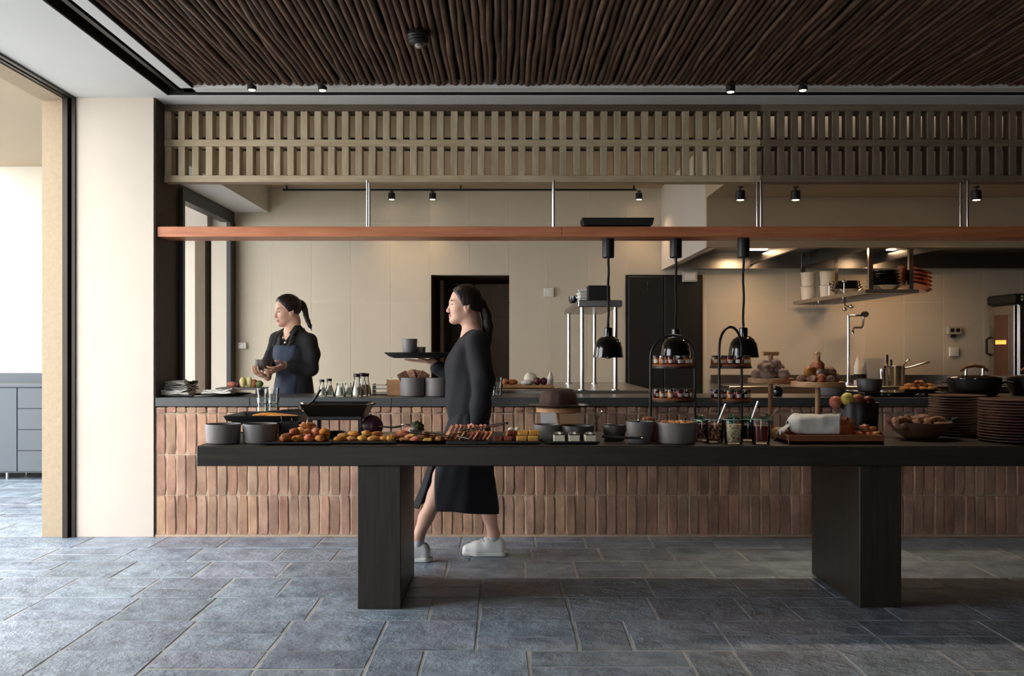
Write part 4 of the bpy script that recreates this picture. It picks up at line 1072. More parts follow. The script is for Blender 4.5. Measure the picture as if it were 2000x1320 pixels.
NTH = 'first second third fourth fifth sixth seventh eighth ninth tenth eleventh twelfth thirteenth fourteenth fifteenth sixteenth seventeenth eighteenth nineteenth twentieth'.split()
# ------------------------------------------------------------------ stacks of plates
m_plate = mat('brown_black_plate', rgb(118, 84, 72), .28, var=.1, noise=(6, .3))
def plate_stack(px, d, r, n, h, lab):
    body = MB().lathe([(0, .003), (r * .55, 0), (r * .62, .003), (r * .96, .010), (r, .0125), (r * .995, .0150), (r * .97, .0150), (r * .6, .007), (0, .007)], 36).mesh('plate', 25); body.materials.append(m_plate)
    for k in range(n):
        o = put('dinner_plate', body, None, None, (PX(px, d) + R.uniform(-.002, .002), d + R.uniform(-.002, .002), TZ + k * h), R.uniform(0, 6))
        tag(o, 'dark brown plate, %s from the bottom of the %s plate stack' % (NTH[k], lab), 'plate', 'plates of the %s stack' % lab)
plate_stack(1982, 4.86, .178, 15, .0150, 'front')
plate_stack(1869, 5.24, .150, 15, .0152, 'rear')
# ------------------------------------------------------------------ heat lamps under the shelf
m_lampblk = mat('glossy_black_enamel', rgb(16, 16, 17), .12, noise=(4, .1), coat=.5)
for k, (px, yb) in enumerate(((1188, 698), (1320, 700), (1452, 698))):
    d = 6.57; x = PX(px, d); zt = 2.094
    zb = PZ(yb, d)
    t = thing('heat_lamp', 'glossy black heat lamp hung from the shelf, %s' % ('above the steel pass shelf', 'before the black door', 'above the sideways arch stand')[k], 'heat lamp', (x, d, zt), group='heat lamps')
    put('ceiling_cup', MB().lathe([(0, 0), (.042, 0), (.043, -.006), (.043, -.13), (.038, -.136), (.010, -.137), (.010, -.165), (0, -.165)], 24), m_black, t, smooth=35)
    L_ = zt - zb
    pts = [(.003 * math.sin(i * 1.1 + k), 0, -.16 - (L_ - .16 - .20) * i / 10) for i in range(11)]
    put('cord', MB().tube(pts, .0085, 8), m_blackm, t, smooth=60)
    put('socket', MB().lathe([(0, 0.245), (.008, .245), (.008, .215), (.028, .212), (.030, .205), (.030, .150), (.038, .146), (.040, .135), (0, .135)], 22, (0, 0, -L_)), m_lampblk, t, smooth=35)
    sh_ = put('shade', MB().lathe([(.03, .150), (.052, .145), (.074, .130), (.092, .100), (.101, .060), (.106, .018), (.109, .006), (.109, 0), (.105, 0), (.102, .018), (.096, .06), (.086, .098), (.068, .126), (.03, .142)], 40, (0, 0, -L_)), m_lampblk, t, smooth=50)
    put('vent_collar', MB().lathe([(.040, .150), (.052, .150), (.054, .143), (.04, .140)], 24, (0, 0, -L_)), m_chrome, sh_, smooth=40)
    put('bulb', MB().blob((0, 0, .035 - L_), (.048, .048, .045), 18, 12), mat('amber_bulb', rgb(120, 60, 40), .2, noise=(4, .1)), t, smooth=70)

# black tray on the shelf
p = P(1206, 440, 6.52)
t = thing('shelf_tray', 'flat black tray lying on the hanging shelf', 'tray', (p.x, 6.57, 2.1662))
put('tray', tray_mesh(.505, .22, .014, .064, .95), m_blackm, t)
put('foot', MB().box((-.22, 0, .007), (.015, .18, .014)).box((.22, 0, .007), (.015, .18, .014)), m_chrome, t)

# ------------------------------------------------------------------ things on the counter, from the plaster wall
t = thing('napkin_slate', 'black slate under the folded napkins at the counter end', 'serving slab', CC(346, 6.66))
put('plate', MB().box((0, 0, .010), (.31, .26, .012), ch=.003), m_slab, t)
put('foot', MB().box((-.12, 0, .002), (.02, .2, .004)).box((.12, 0, .002), (.02, .2, .004)), m_blackm, t)
def napkin(label, px, d, z, w, dd, h, rz_, m_, seed):
    t = thing('folded_napkin', label, 'napkin', (PX(px, d), d, z), rz_, 'napkins at the counter end')
    for q in range(3):
        o = put('fold', MB().grid(lambda u, v: ((u - .5) * w * (1 - .06 * q), (v - .5) * dd, h * (q + .5) / 3 + .016 * mnoise.noise(Vector((u * 3.5 + seed, v * 3, q * .4))) + .010 * max(0, (u - .8) * 5) * (1 if q == 2 else .4)), 16, 10), m_, t, smooth=80)
        o.modifiers.new('thick', 'SOLIDIFY').thickness = h / 3 * .8
napkin('pale folded napkin at the bottom of the pile by the plaster wall', 340, 6.64, CZ + .018, .27, .2, .03, .05, m_linen, 1)
napkin('grey folded napkin in the middle of the pile by the plaster wall', 346, 6.67, CZ + .050, .25, .18, .03, -.12, m_greylin, 2)
napkin('crumpled pale napkin on top of the pile by the plaster wall', 338, 6.70, CZ + .082, .20, .15, .028, .2, m_linen, 3)
t = thing('serving_platter', 'wide black platter with a pale napkin beside the napkin pile', 'platter', CC(437, 6.68))
put('dish', MB().lathe([(0, .004), (.10, 0), (.17, .014), (.175, .018), (.168, .017), (.10, .006), (0, .007)], 36, sx=1.15, sy=.7), m_oval, t, smooth=40)
put('rim', MB().lathe([(.172, .0165), (.177, .020), (.168, .0185)], 36, sx=1.15, sy=.7), m_chrome, t, smooth=40)
napkin('white napkin lying on the wide black platter', 428, 6.68, CZ + .018, .22, .12, .03, -.05, m_linen, 4)
pot('herb_bowl', 'small dark bowl of green herbs behind the napkin pile', CC(372, 6.86), .04, .075, m_stoned, .8)
o = put('herb_bunch', MB().blob((0, 0, 0), (.045, .03, .012), 14, 8, .7, 6, 8).blob((.03, 0, .012), (.028, .02, .01), 12, 8, .6, 6, 3).blob((-.03, .0, .01), (.028, .02, .012), 12, 8, .6, 6, 5), m_herb, None, (PX(372, 6.86), 6.86, CZ + .082), smooth=50); tag(o, 'bunch of green herbs in the small bowl behind the napkins', 'herbs')
t = thing('fruit_board', 'grey raised board carrying cut fruit before the cook', 'board', CC(474, 6.88))
put('board', MB().box((0, 0, .046), (.34, .22, .014), ch=.004), m_stone, t)
put('foot', MB().box((-.13, 0, .02), (.02, .18, .04)).box((.13, 0, .02), (.02, .18, .04)), m_stoned, t)
m_green = mat('green_skin', rgb(96, 118, 54), .45, noise=(8, .25)); m_pear = mat('pale_pear', rgb(226, 214, 140), .5, noise=(8, .15)); m_peach = mat('blush_peach', rgb(226, 158, 112), .55, noise=(5, .0), col2=rgb(178, 74, 72)); m_plum = mat('plum_skin', rgb(92, 34, 48), .35, noise=(6, .3))
for px, dz, r_, m_, lab in ((453, .02, (.034, .032, .022), m_peach, 'blushed peach at the end of the fruit board'), (466, .018, (.026, .026, .022), m_plum, 'dark plum beside the peach on the fruit board'), (477, .034, (.024, .026, .040), m_pear, 'upright pale pear wedge on the fruit board'), (488, .034, (.024, .026, .040), m_pear, 'second pale pear wedge beside the plum halves'), (497, .03, (.026, .024, .030), m_bun, 'brown fig in the middle of the fruit board'), (508, .024, (.030, .028, .026), m_green, 'green apple on the fruit board nearest the cook'), (484, .028, (.030, .03, .030), m_peach, 'peach hidden behind the pear wedges')):
    o = put('fruit', MB().blob((0, 0, r_[2]), r_, 16, 10, .08, 2, px), m_, None, (PX(px, 6.86), 6.85 + (.05 if 'hidden' in lab else R.uniform(-.03, .02)), CZ + .054), smooth=70); tag(o, lab, 'fruit')
t = thing('serving_fork', 'long dark serving fork lying on the counter beside the platter', 'fork', CC(392, 6.55))
put('handle', MB().tube([(0, 0, .006), (.10, .02, .012), (.18, .05, .008)], [.006, .005, .004], 8), m_steel, t, smooth=50)
put('tines', MB().tube([(0, 0, .006), (-.05, -.004, .004)], [.004, .002], 6).tube([(0, .01, .006), (-.05, .012, .004)], [.004, .002], 6), m_steel, t)

def bottle(name, label, px, d, r, h, lidm, fill, cat='bottle', neck=.45):
    t = thing(name, label, cat, CC(px, d), group='milk bottles on the counter')
    put('glass', MB().lathe([(0, 0), (r, 0), (r * 1.03, .006), (r * .98, h * .25), (r * neck, h * .70), (r * neck, h * .82), (r * neck * 1.15, h * .86), (r * neck * 1.0, h * .86), (r * neck * .85, h * .82), (r * neck * .85, h * .70), (r * .88, h * .25), (r * .92, .008), (0, .007)], 24), m_glass, t, smooth=40)
    put('milk', MB().lathe([(0, .009), (r * .88, .009), (r * .86, h * .25), (r * .86 - (r * .86 - r * neck * .8) * (fill - .25) / .45, h * fill), (0, h * fill)], 22), m_cream, t, smooth=40)
    if lidm: put('stopper', MB().lathe([(0, h * .855), (r * neck * 1.2, h * .86), (r * neck * 1.25, h * 1.0), (r * neck * 1.1, h * 1.01), (0, h * 1.01)], 18), lidm, t, smooth=40)
bottle('milk_bottle', 'short milk bottle with black stopper nearest the cook', 629, 6.58, .032, .120, m_lidb, .55)
bottle('milk_bottle', 'short milk bottle with black stopper beside the open jugs', 643, 6.64, .034, .125, m_lidb, .60)
bottle('cream_jug', 'open cream jug between the two groups of stoppered bottles', 664, 6.58, .040, .108, None, .62, 'jug', .6)
bottle('cream_jug', 'second open cream jug just behind the first', 680, 6.66, .036, .108, None, .58, 'jug', .6)
bottle('milk_bottle', 'tall milk bottle with black stopper in front of the tall pair', 697, 6.58, .040, .162, m_lidb, .42, neck=.5)
bottle('milk_bottle', 'tall milk bottle with black stopper, middle of three', 708, 6.66, .038, .165, m_lidb, .5, neck=.5)
bottle('milk_bottle', 'tall milk bottle with black stopper nearest the cracker pots', 715, 6.74, .036, .160, m_lidb, .5, neck=.5)
t = thing('steel_drawer_unit', 'low stainless tray rack behind the cracker pots', 'tray rack', CC(762, 6.90))
for q in range(3): put('tray', MB().box((0, 0, .014 + q * .028), (.24, .16, .006), ch=.002), m_steel, t)
put('side', MB().box((-.12, 0, .04), (.006, .16, .08)).box((.12, 0, .04), (.006, .16, .08)), m_steel, t)
t = pot('cracker_pot', 'grey stoneware pot with dark crispbreads on the counter', CC(806, 6.62), .092, .134, m_stone, .98, cat='pot')
t2 = pot('cracker_pot', 'grey stoneware pot on the counter half hidden by the walking woman', CC(854, 6.62), .088, .132, m_stone, .98, cat='pot')
cr = slicemesh(.07, .006, .10, m_seed, .002)
pieces('crispbread', 'dark crispbread leaning in the grey cracker pot', 'crispbread', 'crispbreads in the cracker pot', [cr], [(PX(796, 6.6), 6.60, CZ + .085, .2, .2, -.5), (PX(806, 6.62), 6.63, CZ + .09, -.2, -.1, -.3), (PX(818, 6.62), 6.62, CZ + .085, .4, .1, .55), (PX(812, 6.66), 6.66, CZ + .09, .1, .2, .2)])
t = thing('cracker_board', 'small wooden crate with pale crackers behind the cracker pot', 'crate', CC(778, 6.78))
put('crate', tray_mesh(.16, .12, 0, .115, .95), m_oak, t)
put('handle', MB().tube([(-.083, -.02, .08), (-.09, 0, .08), (-.083, .02, .08)], .005, 8), m_black, t)
pieces('cracker', 'pale round cracker in the wooden crate', 'cracker', 'crackers in the wooden crate', [MB().lathe([(0, 0), (.03, 0), (.032, .004), (.03, .008), (0, .008)], 18).mesh('cracker', 40)], [(PX(768 + 7 * k, 6.76), 6.76, CZ + .112, 0, .3 * (-1) ** k, .3) for k in range(5)], m_cream)
for k in range(2):
    for q in range(2):
        o = put('tumbler', gm, None, None, (PX(960 + 13 * k, 6.62), 6.62 + .05 * k, CZ + q * .05)); o.scale = (1.0, 1.0, .9)
        tag(o, '%s clear tumbler of the %s pair on the counter behind the walking woman' % (('lower', 'upper')[q], ('front', 'rear')[k]), 'glass', 'tumblers on the counter')

# ------------------------------------------------------------------ pass with steel gantry shelf
t = thing('steel_pass_table', 'stainless pass table running back from the counter', 'work table', (0.55, 7.06, 0))
put('top', MB().bb(-.62, .62, 0, 1.9, .93, .992, .004), m_steel, t)
put('apron', MB().bb(-.60, .60, .02, 1.88, .80, .93), m_steel, t)
for sx in (-.57, .57):
    for y_ in (.05, 1.85): put('leg', MB().tube([(sx, y_, 0), (sx, y_, .80)], .02, 10), m_steel, t)
t = thing('gantry_shelf', 'stainless gantry shelf on four round posts over the pass', 'gantry shelf', (0, 0, .992))
pf = [(PX(1137, 7.12), 7.12), (PX(1202, 7.12), 7.12), (PX(1111, 8.5), 8.5), (PX(1161, 8.5), 8.5)]
for (x, y) in pf:
    po = put('post', MB().tube([(x, y, 0), (x, y, .64)], .0165, 14), m_chrome, t, smooth=50)
    put('flange', MB().cyl((x, y, 0), .036, .008, 18), m_chrome, po, smooth=40)
put('deck', MB().bb(pf[0][0] - .035, pf[1][0] + .045, 7.06, 8.58, .64, .692, .006), m_steel, t)
p = P(1169, 583, 7.2)
t = thing('order_printer', 'small black box on top of the gantry shelf', 'printer', (p.x, 7.22, 1.684))
put('body', MB().box((0, 0, .06), (.172, .14, .12), ch=.006), m_blackm, t)
put('paper_slot', MB().box((0, -.071, .09), (.10, .004, .006)), m_inner, t)
put('cable', MB().tube([(.085, .03, .02), (.10, .05, .012), (.09, .10, .008)], .005, 8), m_blackm, t)
for k in range(4):
    o = put('folded_towel', MB().box((0, 0, .012), (.09, .12, .024), ch=.008), m_linen, None, (PX(1140, 7.3), 7.32, 1.684 + k * .026), R.uniform(-.2, .2)); tag(o, 'pale folded towel, %s from the bottom beside the black box on the gantry' % ORD[k], 'towel', 'towels on the gantry shelf')
t = thing('steel_saucepan', 'small dark saucepan at the edge of the gantry shelf', 'saucepan', (PX(1125, 7.55), 7.55, 1.684))
put('body', MB().lathe([(0, 0), (.05, 0), (.06, .02), (.06, .06), (.056, .06), (.05, .01), (0, .008)], 24), m_lampblk, t, smooth=40)
put('handle', MB().tube([(.05, 0, .05), (.14, 0, .06)], .008, 8), m_black, t)
# chopping board with ingredients on the pass
t = thing('chopping_board', 'pale chopping board of ingredients on the steel pass', 'chopping board', (PX(1028, 7.5), 7.55, .992))
put('board', MB().box((0, 0, .016), (.44, .30, .024), ch=.004), m_oak, t)
put('foot', MB().box((-.18, 0, .002), (.02, .2, .004)).box((.18, 0, .002), (.02, .2, .004)), m_blackm, t)
for px, dd, r_, m_, lab in ((1036, 7.52, (.055, .05, .05), m_cream, 'white round cheese on the chopping board'), (1050, 7.44, (.03, .03, .03), m_plum, 'dark onion in front of the white cheese'), (1062, 7.46, (.03, .03, .03), m_plum, 'dark onion nearest the white bottle'), (1000, 7.50, (.05, .03, .022), m_bun, 'brown dried bundle on the chopping board'), (986, 7.48, (.03, .03, .025), m_pink, 'pink cut piece at the end of the chopping board'), (1030, 7.40, (.05, .03, .02), m_linen, 'white folded cloth lump in front of the cheese')):
    o = put('ingredient', MB().blob((0, 0, r_[2]), r_, 18, 11, .1, 2, px), m_, None, (PX(px, dd), dd, 1.020), smooth=70); tag(o, lab, 'ingredient')
t = thing('sauce_bottle', 'white pointed sauce bottle at the end of the chopping board', 'bottle', (PX(1075, 7.55), 7.55, 1.020))
put('body', MB().lathe([(0, 0), (.022, 0), (.024, .004), (.024, .06), (.016, .075), (0, .076)], 18), m_ivory, t, smooth=40)
put('nozzle', MB().lathe([(.014, .075), (.012, .085), (.004, .11), (0, .11)], 14), m_ivory, t, smooth=40)

# ------------------------------------------------------------------ counter, cooking end
t = thing('induction_range', 'black table range with bright knobs on the counter', 'range', CC(1750, 6.70))
put('body', MB().box((0, 0, .016), (.62, .40, .032), ch=.004), m_lampblk, t)
for px in (1725, 1738, 1793, 1803): put('knob', MB().tube([(PX(px, 6.5) - PX(1750, 6.70), -.20, .016), (PX(px, 6.5) - PX(1750, 6.70), -.218, .016)], .011, 12), m_chrome, t, smooth=40)
t = thing('croissant_platter', 'low black platter of small croissants on the table range', 'platter', (PX(1796, 6.66), 6.66, CZ + .032))
put('dish', MB().lathe([(0, .003), (.10, 0), (.145, .012), (.148, .016), (.14, .015), (.10, .006), (0, .006)], 32, sx=1.0, sy=.7), m_oval, t, smooth=40)
put('rim', MB().lathe([(.145, .0145), (.150, .018), (.141, .0165)], 32, sx=1.0, sy=.7), m_oval, t, smooth=40)
cs = [crescent(.075, .018, m_gold, .8), crescent(.07, .018, m_bun, .8)]
sp = [(PX(1764 + 9 * k, 6.62), 6.62 + .03 * (k % 2), CZ + .040, R.uniform(-1, 1)) for k in range(8)] + [(PX(1776 + 10 * k, 6.66), 6.67, CZ + .062, R.uniform(-1, 1)) for k in range(5)] + [(PX(1792 + 8 * k, 6.65), 6.66, CZ + .084, R.uniform(-1, 1)) for k in range(2)]
pieces('croissant', ['golden small croissant piled on the low black platter by the casseroles', 'darker small croissant piled on the low black platter by the casseroles'], 'croissant', 'croissants on the table range', cs, sp)
def casserole(label, px, d, r):
    t = thing('casserole', label, 'casserole', CC(px, d))
    put('pot', MB().lathe([(0, 0), (r * .74, 0), (r * .86, .012), (r * .97, .06), (r, .118), (r * 1.01, .124), (r * .97, .124), (r * .94, .06), (0, .012)], 40), m_iron, t, smooth=40)
    lid = put('lid', MB().lathe([(r * 1.015, .124), (r * 1.015, .130), (r * .95, .136), (r * .5, .150), (0, .156)], 40), m_lampblk, t, smooth=50)
    put('lid_handle', MB().tube([(-.10, 0, .180), (-.06, 0, .208), (0, 0, .218), (.06, 0, .208), (.10, 0, .180)], [.010, .012, .013, .012, .010], 10), m_teak, lid, smooth=60)
    for s in (-1, 1): put('handle_stud', MB().tube([(s * .062, 0, .148), (s * .062, 0, .20)], .010, 10), m_chrome, lid, smooth=40)
    for s in (-1, 1):
        put('side_handle', MB().tube([(s * r * .98, -.05, .095), (s * (r + .035), -.03, .10), (s * (r + .035), .03, .10), (s * r * .98, .05, .095)], .008, 8), m_iron, t, smooth=50)
casserole('black casserole with a wooden lid handle beside the croissant platter', 1903, 6.72, .180)
casserole('black casserole with a wooden lid handle, second from the croissant platter', 2022, 6.74, .185)
pot('mixing_bowl', 'dark round bowl on the table range behind the halved lemon', CC(1698, 6.70)[:2] + (CZ + .0325,), .090, .090, m_stoned, .9)
pot('mixing_bowl', 'grey bowl on the counter behind the seeded roll stand', CC(1624, 6.70), .100, .075, m_stone, .9)
t = thing('sugar_pot', 'small black pot with a silver lid on the counter between the wooden stands', 'pot', CC(1519, 6.60))
put('body', MB().lathe([(0, 0), (.028, 0), (.036, .02), (.034, .05), (.028, .06), (0, .06)], 20), m_lampblk, t, smooth=50)
put('lid', MB().lathe([(.03, .06), (.026, .074), (.008, .082), (.009, .092), (0, .095)], 18), m_chrome, t, smooth=50)

# ------------------------------------------------------------------ back kitchen counter and its things
BZ = .95
t = thing('steel_back_counter', 'stainless back counter below the extractor canopy', 'counter', (2.2, 8.95, 0))
put('top', MB().bb(0, 4.1, 0, .81, BZ - .04, BZ, .003), m_steel, t)
put('upstand', MB().bb(0, 4.1, .79, .81, BZ, BZ + .09), m_steel, t)
put('cabinet', MB().bb(.02, 4.08, .03, .78, .06, BZ - .04), m_steel, t)
def KK(px, d): return (PX(px, d), d, BZ)
t = thing('squeeze_bottle', 'white squeeze bottle with pointed cap on the back counter', 'bottle', KK(1675, 9.3))
put('body', MB().lathe([(0, 0), (.035, 0), (.037, .006), (.036, .19), (.028, .21), (0, .21)], 20), m_ivory, t, smooth=40)
put('cap', MB().lathe([(.03, .21), (.026, .225), (.006, .285), (0, .287)], 16), m_ivory, t, smooth=40)
put('band', MB().lathe([(.0375, .05), (.0377, .11), (.037, .11)], 20), m_blackm, t)
t = thing('squeeze_bottle', 'clear oil bottle with a dark label beside the pointed bottle', 'bottle', KK(1688, 9.35))
put('body', MB().lathe([(0, 0), (.03, 0), (.032, .006), (.031, .16), (.012, .19), (.012, .22), (0, .22)], 20), m_ivory, t, smooth=40)
put('band', MB().lathe([(.0325, .03), (.0327, .11), (.032, .11)], 20), m_blackm, t)
t = thing('storage_tub', 'translucent storage tub with orange contents on the back counter', 'tub', KK(1706, 9.32))
put('tub', tray_mesh(.165, .13, 0, .27, .85, .004), mat('frosted_plastic', rgb(214, 206, 190), .5, noise=(5, .04), trans=.35), t)
put('contents', MB().box((0, 0, .06), (.125, .10, .10), ch=.006), mat('orange_sauce', rgb(204, 112, 36), .5, noise=(6, .1)), t)
t = thing('stock_pot', 'steel saucepan with a long handle on the back counter', 'saucepan', KK(1745, 9.3))
put('body', MB().lathe([(0, 0), (.10, 0), (.105, .006), (.108, .19), (.112, .195), (.104, .195), (.10, .01), (0, .01)], 32), m_chrome, t, smooth=40)
put('handle', MB().tube([(.105, 0, .165), (.16, -.02, .18), (.34, -.05, .235)], [.010, .009, .012], 10), m_chrome, t, smooth=50)
put('rivet', MB().box((.108, -.002, .163), (.012, .03, .03), ch=.003), m_chrome, t)
for k, (dx, h_, m_, lab) in enumerate(((-.05, .30, m_black, 'tall dark spatula standing in the steel saucepan'), (-.02, .25, m_black, 'shorter dark spatula standing in the steel saucepan'))):
    u = thing('kitchen_spatula', lab, 'spatula', (PX(1745, 9.3) + dx, 9.3, BZ + .012))
    put('handle', MB().tube([(0, 0, 0), (-.01 + .01 * k, 0, h_ - .09)], .006, 8), m_, u)
    put('blade', MB().box((-.012 + .01 * k, 0, h_ - .05), (.022, .008, .09), ch=.004), m_, u)
u = thing('soup_ladle', 'steel ladle with hooked end leaning in the saucepan', 'ladle', (PX(1752, 9.3), 9.3, BZ + .05))
put('handle', MB().tube([(0, 0, 0), (.05, 0, .13), (.11, 0, .205), (.125, 0, .21), (.13, 0, .19)], .007, 8), m_chrome, u, smooth=50)
put('cup', MB().blob((0, 0, -.01), (.03, .03, .022), 14, 9), m_chrome, u, smooth=60)
t = thing('steel_canister', 'plain steel canister beside the steel saucepan', 'canister', KK(1724, 9.2))
put('body', MB().lathe([(0, 0), (.034, 0), (.036, .004), (.036, .15), (0, .152)], 22), m_chrome, t, smooth=40)
put('lid', MB().lathe([(.038, .15), (.038, .165), (.03, .170), (0, .171)], 22), m_steel, t, smooth=40)
# pot filler tap
p0 = P(1657, 752, 9.5)
t = thing('pot_filler_tap', 'tall chrome tap with a folded swing arm above the back counter', 'tap', (p0.x, 9.5, BZ))
zt_ = PZ(616, 9.5) - BZ
put('column', MB().tube([(0, 0, 0), (0, 0, zt_)], .016, 12), m_chrome, t, smooth=50)
put('swing_arm', MB().tube([(0, 0, zt_ - .01), (.02, 0, zt_), (.15, 0, zt_), (.155, 0, zt_ - .02), (.15, 0, zt_ - .10), (.135, 0, zt_ - .125), (.06, 0, zt_ - .125), (.045, 0, zt_ - .14), (.045, 0, zt_ - .19)], .012, 10), m_chrome, t, smooth=60)
put('valve_knob', MB().tube([(.17, -.03, zt_ + .012), (.17, .03, zt_ + .012)], .030, 14), m_blackm, t, smooth=40)
put('base_ring', MB().cyl((0, 0, 0), .035, .02, 18), m_chrome, t, smooth=40)
# hanging shelf under canopy
t = thing('hanging_steel_shelf', 'stainless wire shelf hung below the extractor canopy', 'shelf', (3.05, 7.75, 1.80))
fr = put('frame', MB().bb(0, .45, 0, .03, -.02, .012).bb(0, .45, 1.90, 1.93, -.02, .012).bb(0, .03, .03, 1.90, -.02, .012).bb(.42, .45, .03, 1.90, -.02, .012), m_steel, t)
for k in range(16): put('bar', MB().bb(.03, .42, .08 + k * .112, .10 + k * .112, -.004, .006), m_steel, t)
for x in (.06, .40):
    for y in (.05, 1.80): put('hanger', MB().bb(x - .018, x + .018, y - .018, y + .018, .012, .500), m_chrome, t)
for y in (.55, 1.2): put('hook', MB().tube([(.015, y, -.02), (.015, y, -.06), (.0, y, -.075), (-.012, y, -.06)], .005, 8), m_chrome, t, smooth=50)
def SS(dx, dy, dz=.0125): return (3.05 + dx, 7.75 + dy, 1.80 + dz)
m_tub = mat('white_plastic_tub', rgb(216, 206, 186), .5, var=.05, noise=(5, .04))
tub = MB().lathe([(0, 0), (.062, 0), (.066, .004), (.075, .13), (.079, .132), (.079, .142), (.07, .142), (.062, .01), (0, .008)], 24).mesh('tub', 40); tub.materials.append(m_tub)
for k, (dx, dy, z, lab) in enumerate(((.10, 1.75, 0, 'white plastic tub at the far corner of the hanging steel shelf'), (.10, 1.75, .145, 'upper white tub at the far corner of the hanging steel shelf'), (.25, 1.62, 0, 'lower tub of the taller pair on the hanging steel shelf'), (.25, 1.62, .145, 'upper tub of the taller pair on the hanging steel shelf'))):
    o = put('plastic_tub', tub, None, None, SS(dx, dy, .0125 + z)); tag(o, lab, 'tub')
lidm = MB().lathe([(0, 0), (.09, 0), (.125, .030), (.15, .05), (.155, .054), (.148, .054), (.12, .036), (.088, .008), (0, .008)], 32).mesh('steel_bowl', 40); lidm.materials.append(m_chrome)
for k, (dx, dy, sc, lab) in enumerate(((.16, .85, 1.0, 'lowest'), (.16, .85, .95, 'second'), (.16, .85, .9, 'third'), (.16, .85, .86, 'topmost'))):
    o = put('steel_bowl', lidm, None, None, SS(dx, dy, .0125 + .028 * k)); o.scale = (sc,) * 3; tag(o, '%s steel bowl of the nest in the middle of the hanging shelf' % lab, 'bowl')
for k in range(6):
    o = put('steel_bowl', lidm, None, None, SS(.27, .28, .0125 + .026 * k)); o.scale = (1.0 - .03 * k, 1.0 - .03 * k, .9); tag(o, '%s steel bowl from the bottom, stack at the near end of the hanging shelf' % NTH[k], 'bowl')
for k in range(5):
    o = put('copper_pan', MB().lathe([(0, 0), (.11, 0), (.14, .03), (.145, .034), (.135, .034), (.105, .008), (0, .008)], 30), mat('copper', rgb(224, 176, 154), .3, 1.0, noise=(5, .15)), None, SS(.54, .30, .03 + .034 * k), smooth=40)
    o.rotation_euler = (0, .28, 0); tag(o, 'copper pan, %s from the bottom, slanting off the near end of the hanging shelf' % NTH[k], 'pan')
for k, y in enumerate((.62, 1.0)):
    o = put('steel_ladle', MB().tube([(0, 0, .0), (.0, .0, .10)], .005, 8).blob((0, 0, .115), (.02, .02, .014), 12, 8), m_chrome, None, SS(.05, y, .0125), smooth=50); tag(o, ('short upright steel whisk near the nest of bowls', 'short upright steel whisk further along the hanging shelf')[k], 'utensil')
t = thing('clamp_lamp', 'small twin spotlight clamped below the hanging steel shelf', 'lamp', SS(.18, .95, -.004))
put('arm', MB().tube([(0, 0, 0), (0, 0, -.07), (.04, 0, -.09)], .006, 8), m_black, t)
put('head', MB().blob((.05, -.02, -.085), (.024, .03, .022), 14, 9).blob((-.01, -.02, -.11), (.022, .028, .02), 14, 9), m_chrome, t, smooth=60)
# oven: its glazed door faces the cooking area
t = thing('combi_oven', 'steel oven with a glowing glazed door and black hood at the end of the kitchen', 'oven', (4.96, 8.93, BZ))
put('body', MB().bb(.03, .95, 0, .47, 0, .80, .006), m_steel, t)
put('hood', MB().bb(-.02, .97, -.02, .49, .80, .90, .02), m_blackm, t)
dr = put('door', MB().bb(0, .03, .01, .46, .02, .79, .004), m_steel, t)
put('window', MB().bb(-.006, 0, .09, .37, .10, .70, .002), mat('oven_glass', rgb(92, 62, 44), .12, noise=(3, .3), stretch=(1, 8, 1)), dr)
put('oven_lamp', MB().bb(-.010, -.006, .14, .33, .41, .45), mat('oven_glow', rgb(255, 180, 90), .5, emit=(rgb(255, 150, 60), 1.2)), dr)
put('handle', MB().tube([(-.004, .43, .30), (-.045, .43, .32), (-.045, .43, .46), (-.004, .43, .48)], .012, 10), m_blackm, dr, smooth=50)
put('control_panel', MB().bb(.04, .94, -.012, 0, .02, .79, .004), m_steel, t)
put('indicator', MB().bb(.05, .07, -.026, -.02, .83, .85).bb(.05, .07, -.026, -.02, .86, .88), m_ivory, t)

# ------------------------------------------------------------------ small fittings on the kitchen walls
def wallbox(name, label, px, py, w, h, dep=.03, d=9.772, m=m_ivory, cat='switch', inset=True):
    p = P(px, py, d)
    t = thing(name, label, cat, (p.x, d, p.z))
    put('plate', MB().box((0, -dep / 2, 0), (w, dep, h), ch=.004), m, t)
    if inset: put('rocker', MB().box((0, -dep - .003, 0), (w * .55, .006, h * .6), ch=.002), m_ivory, t)
    return t
wallbox('wall_switch', 'ivory wall switch between the two doorways', 1072, 571, .105, .095)
wallbox('wall_switch', 'ivory wall switch beside the opening near the cook', 475, 675, .085, .065, .05)
wallbox('wall_switch', 'ivory wall switch below the grey socket box', 1862, 687, .095, .095)
t = wallbox('socket_box', 'grey socket box with dark outlets above the wall switch', 1861, 645, .14, .085, .05, m=mat('grey_plastic', rgb(176, 170, 154), .5, noise=(6, .05)), cat='socket', inset=False)
put('outlet', MB().tube([(.03, -.05, 0), (.03, -.056, 0)], .022, 14), m_blackm, t); put('outlet', MB().tube([(-.03, -.05, 0), (-.03, -.056, 0)], .022, 14), m_blackm, t)
put('plug', MB().box((-.01, -.03, -.06), (.05, .04, .03), ch=.006), m_blackm, t)
t = wallbox('emergency_light', 'square emergency light over the corner of the black door', 1346, 541, .15, .105, .06, 9.74, mat('clear_grey_plastic', rgb(186, 184, 172), .4, noise=(5, .05)), 'emergency light', False)
put('lens', MB().box((0, -.063, 0), (.11, .008, .07), ch=.003), m_ivory, t)
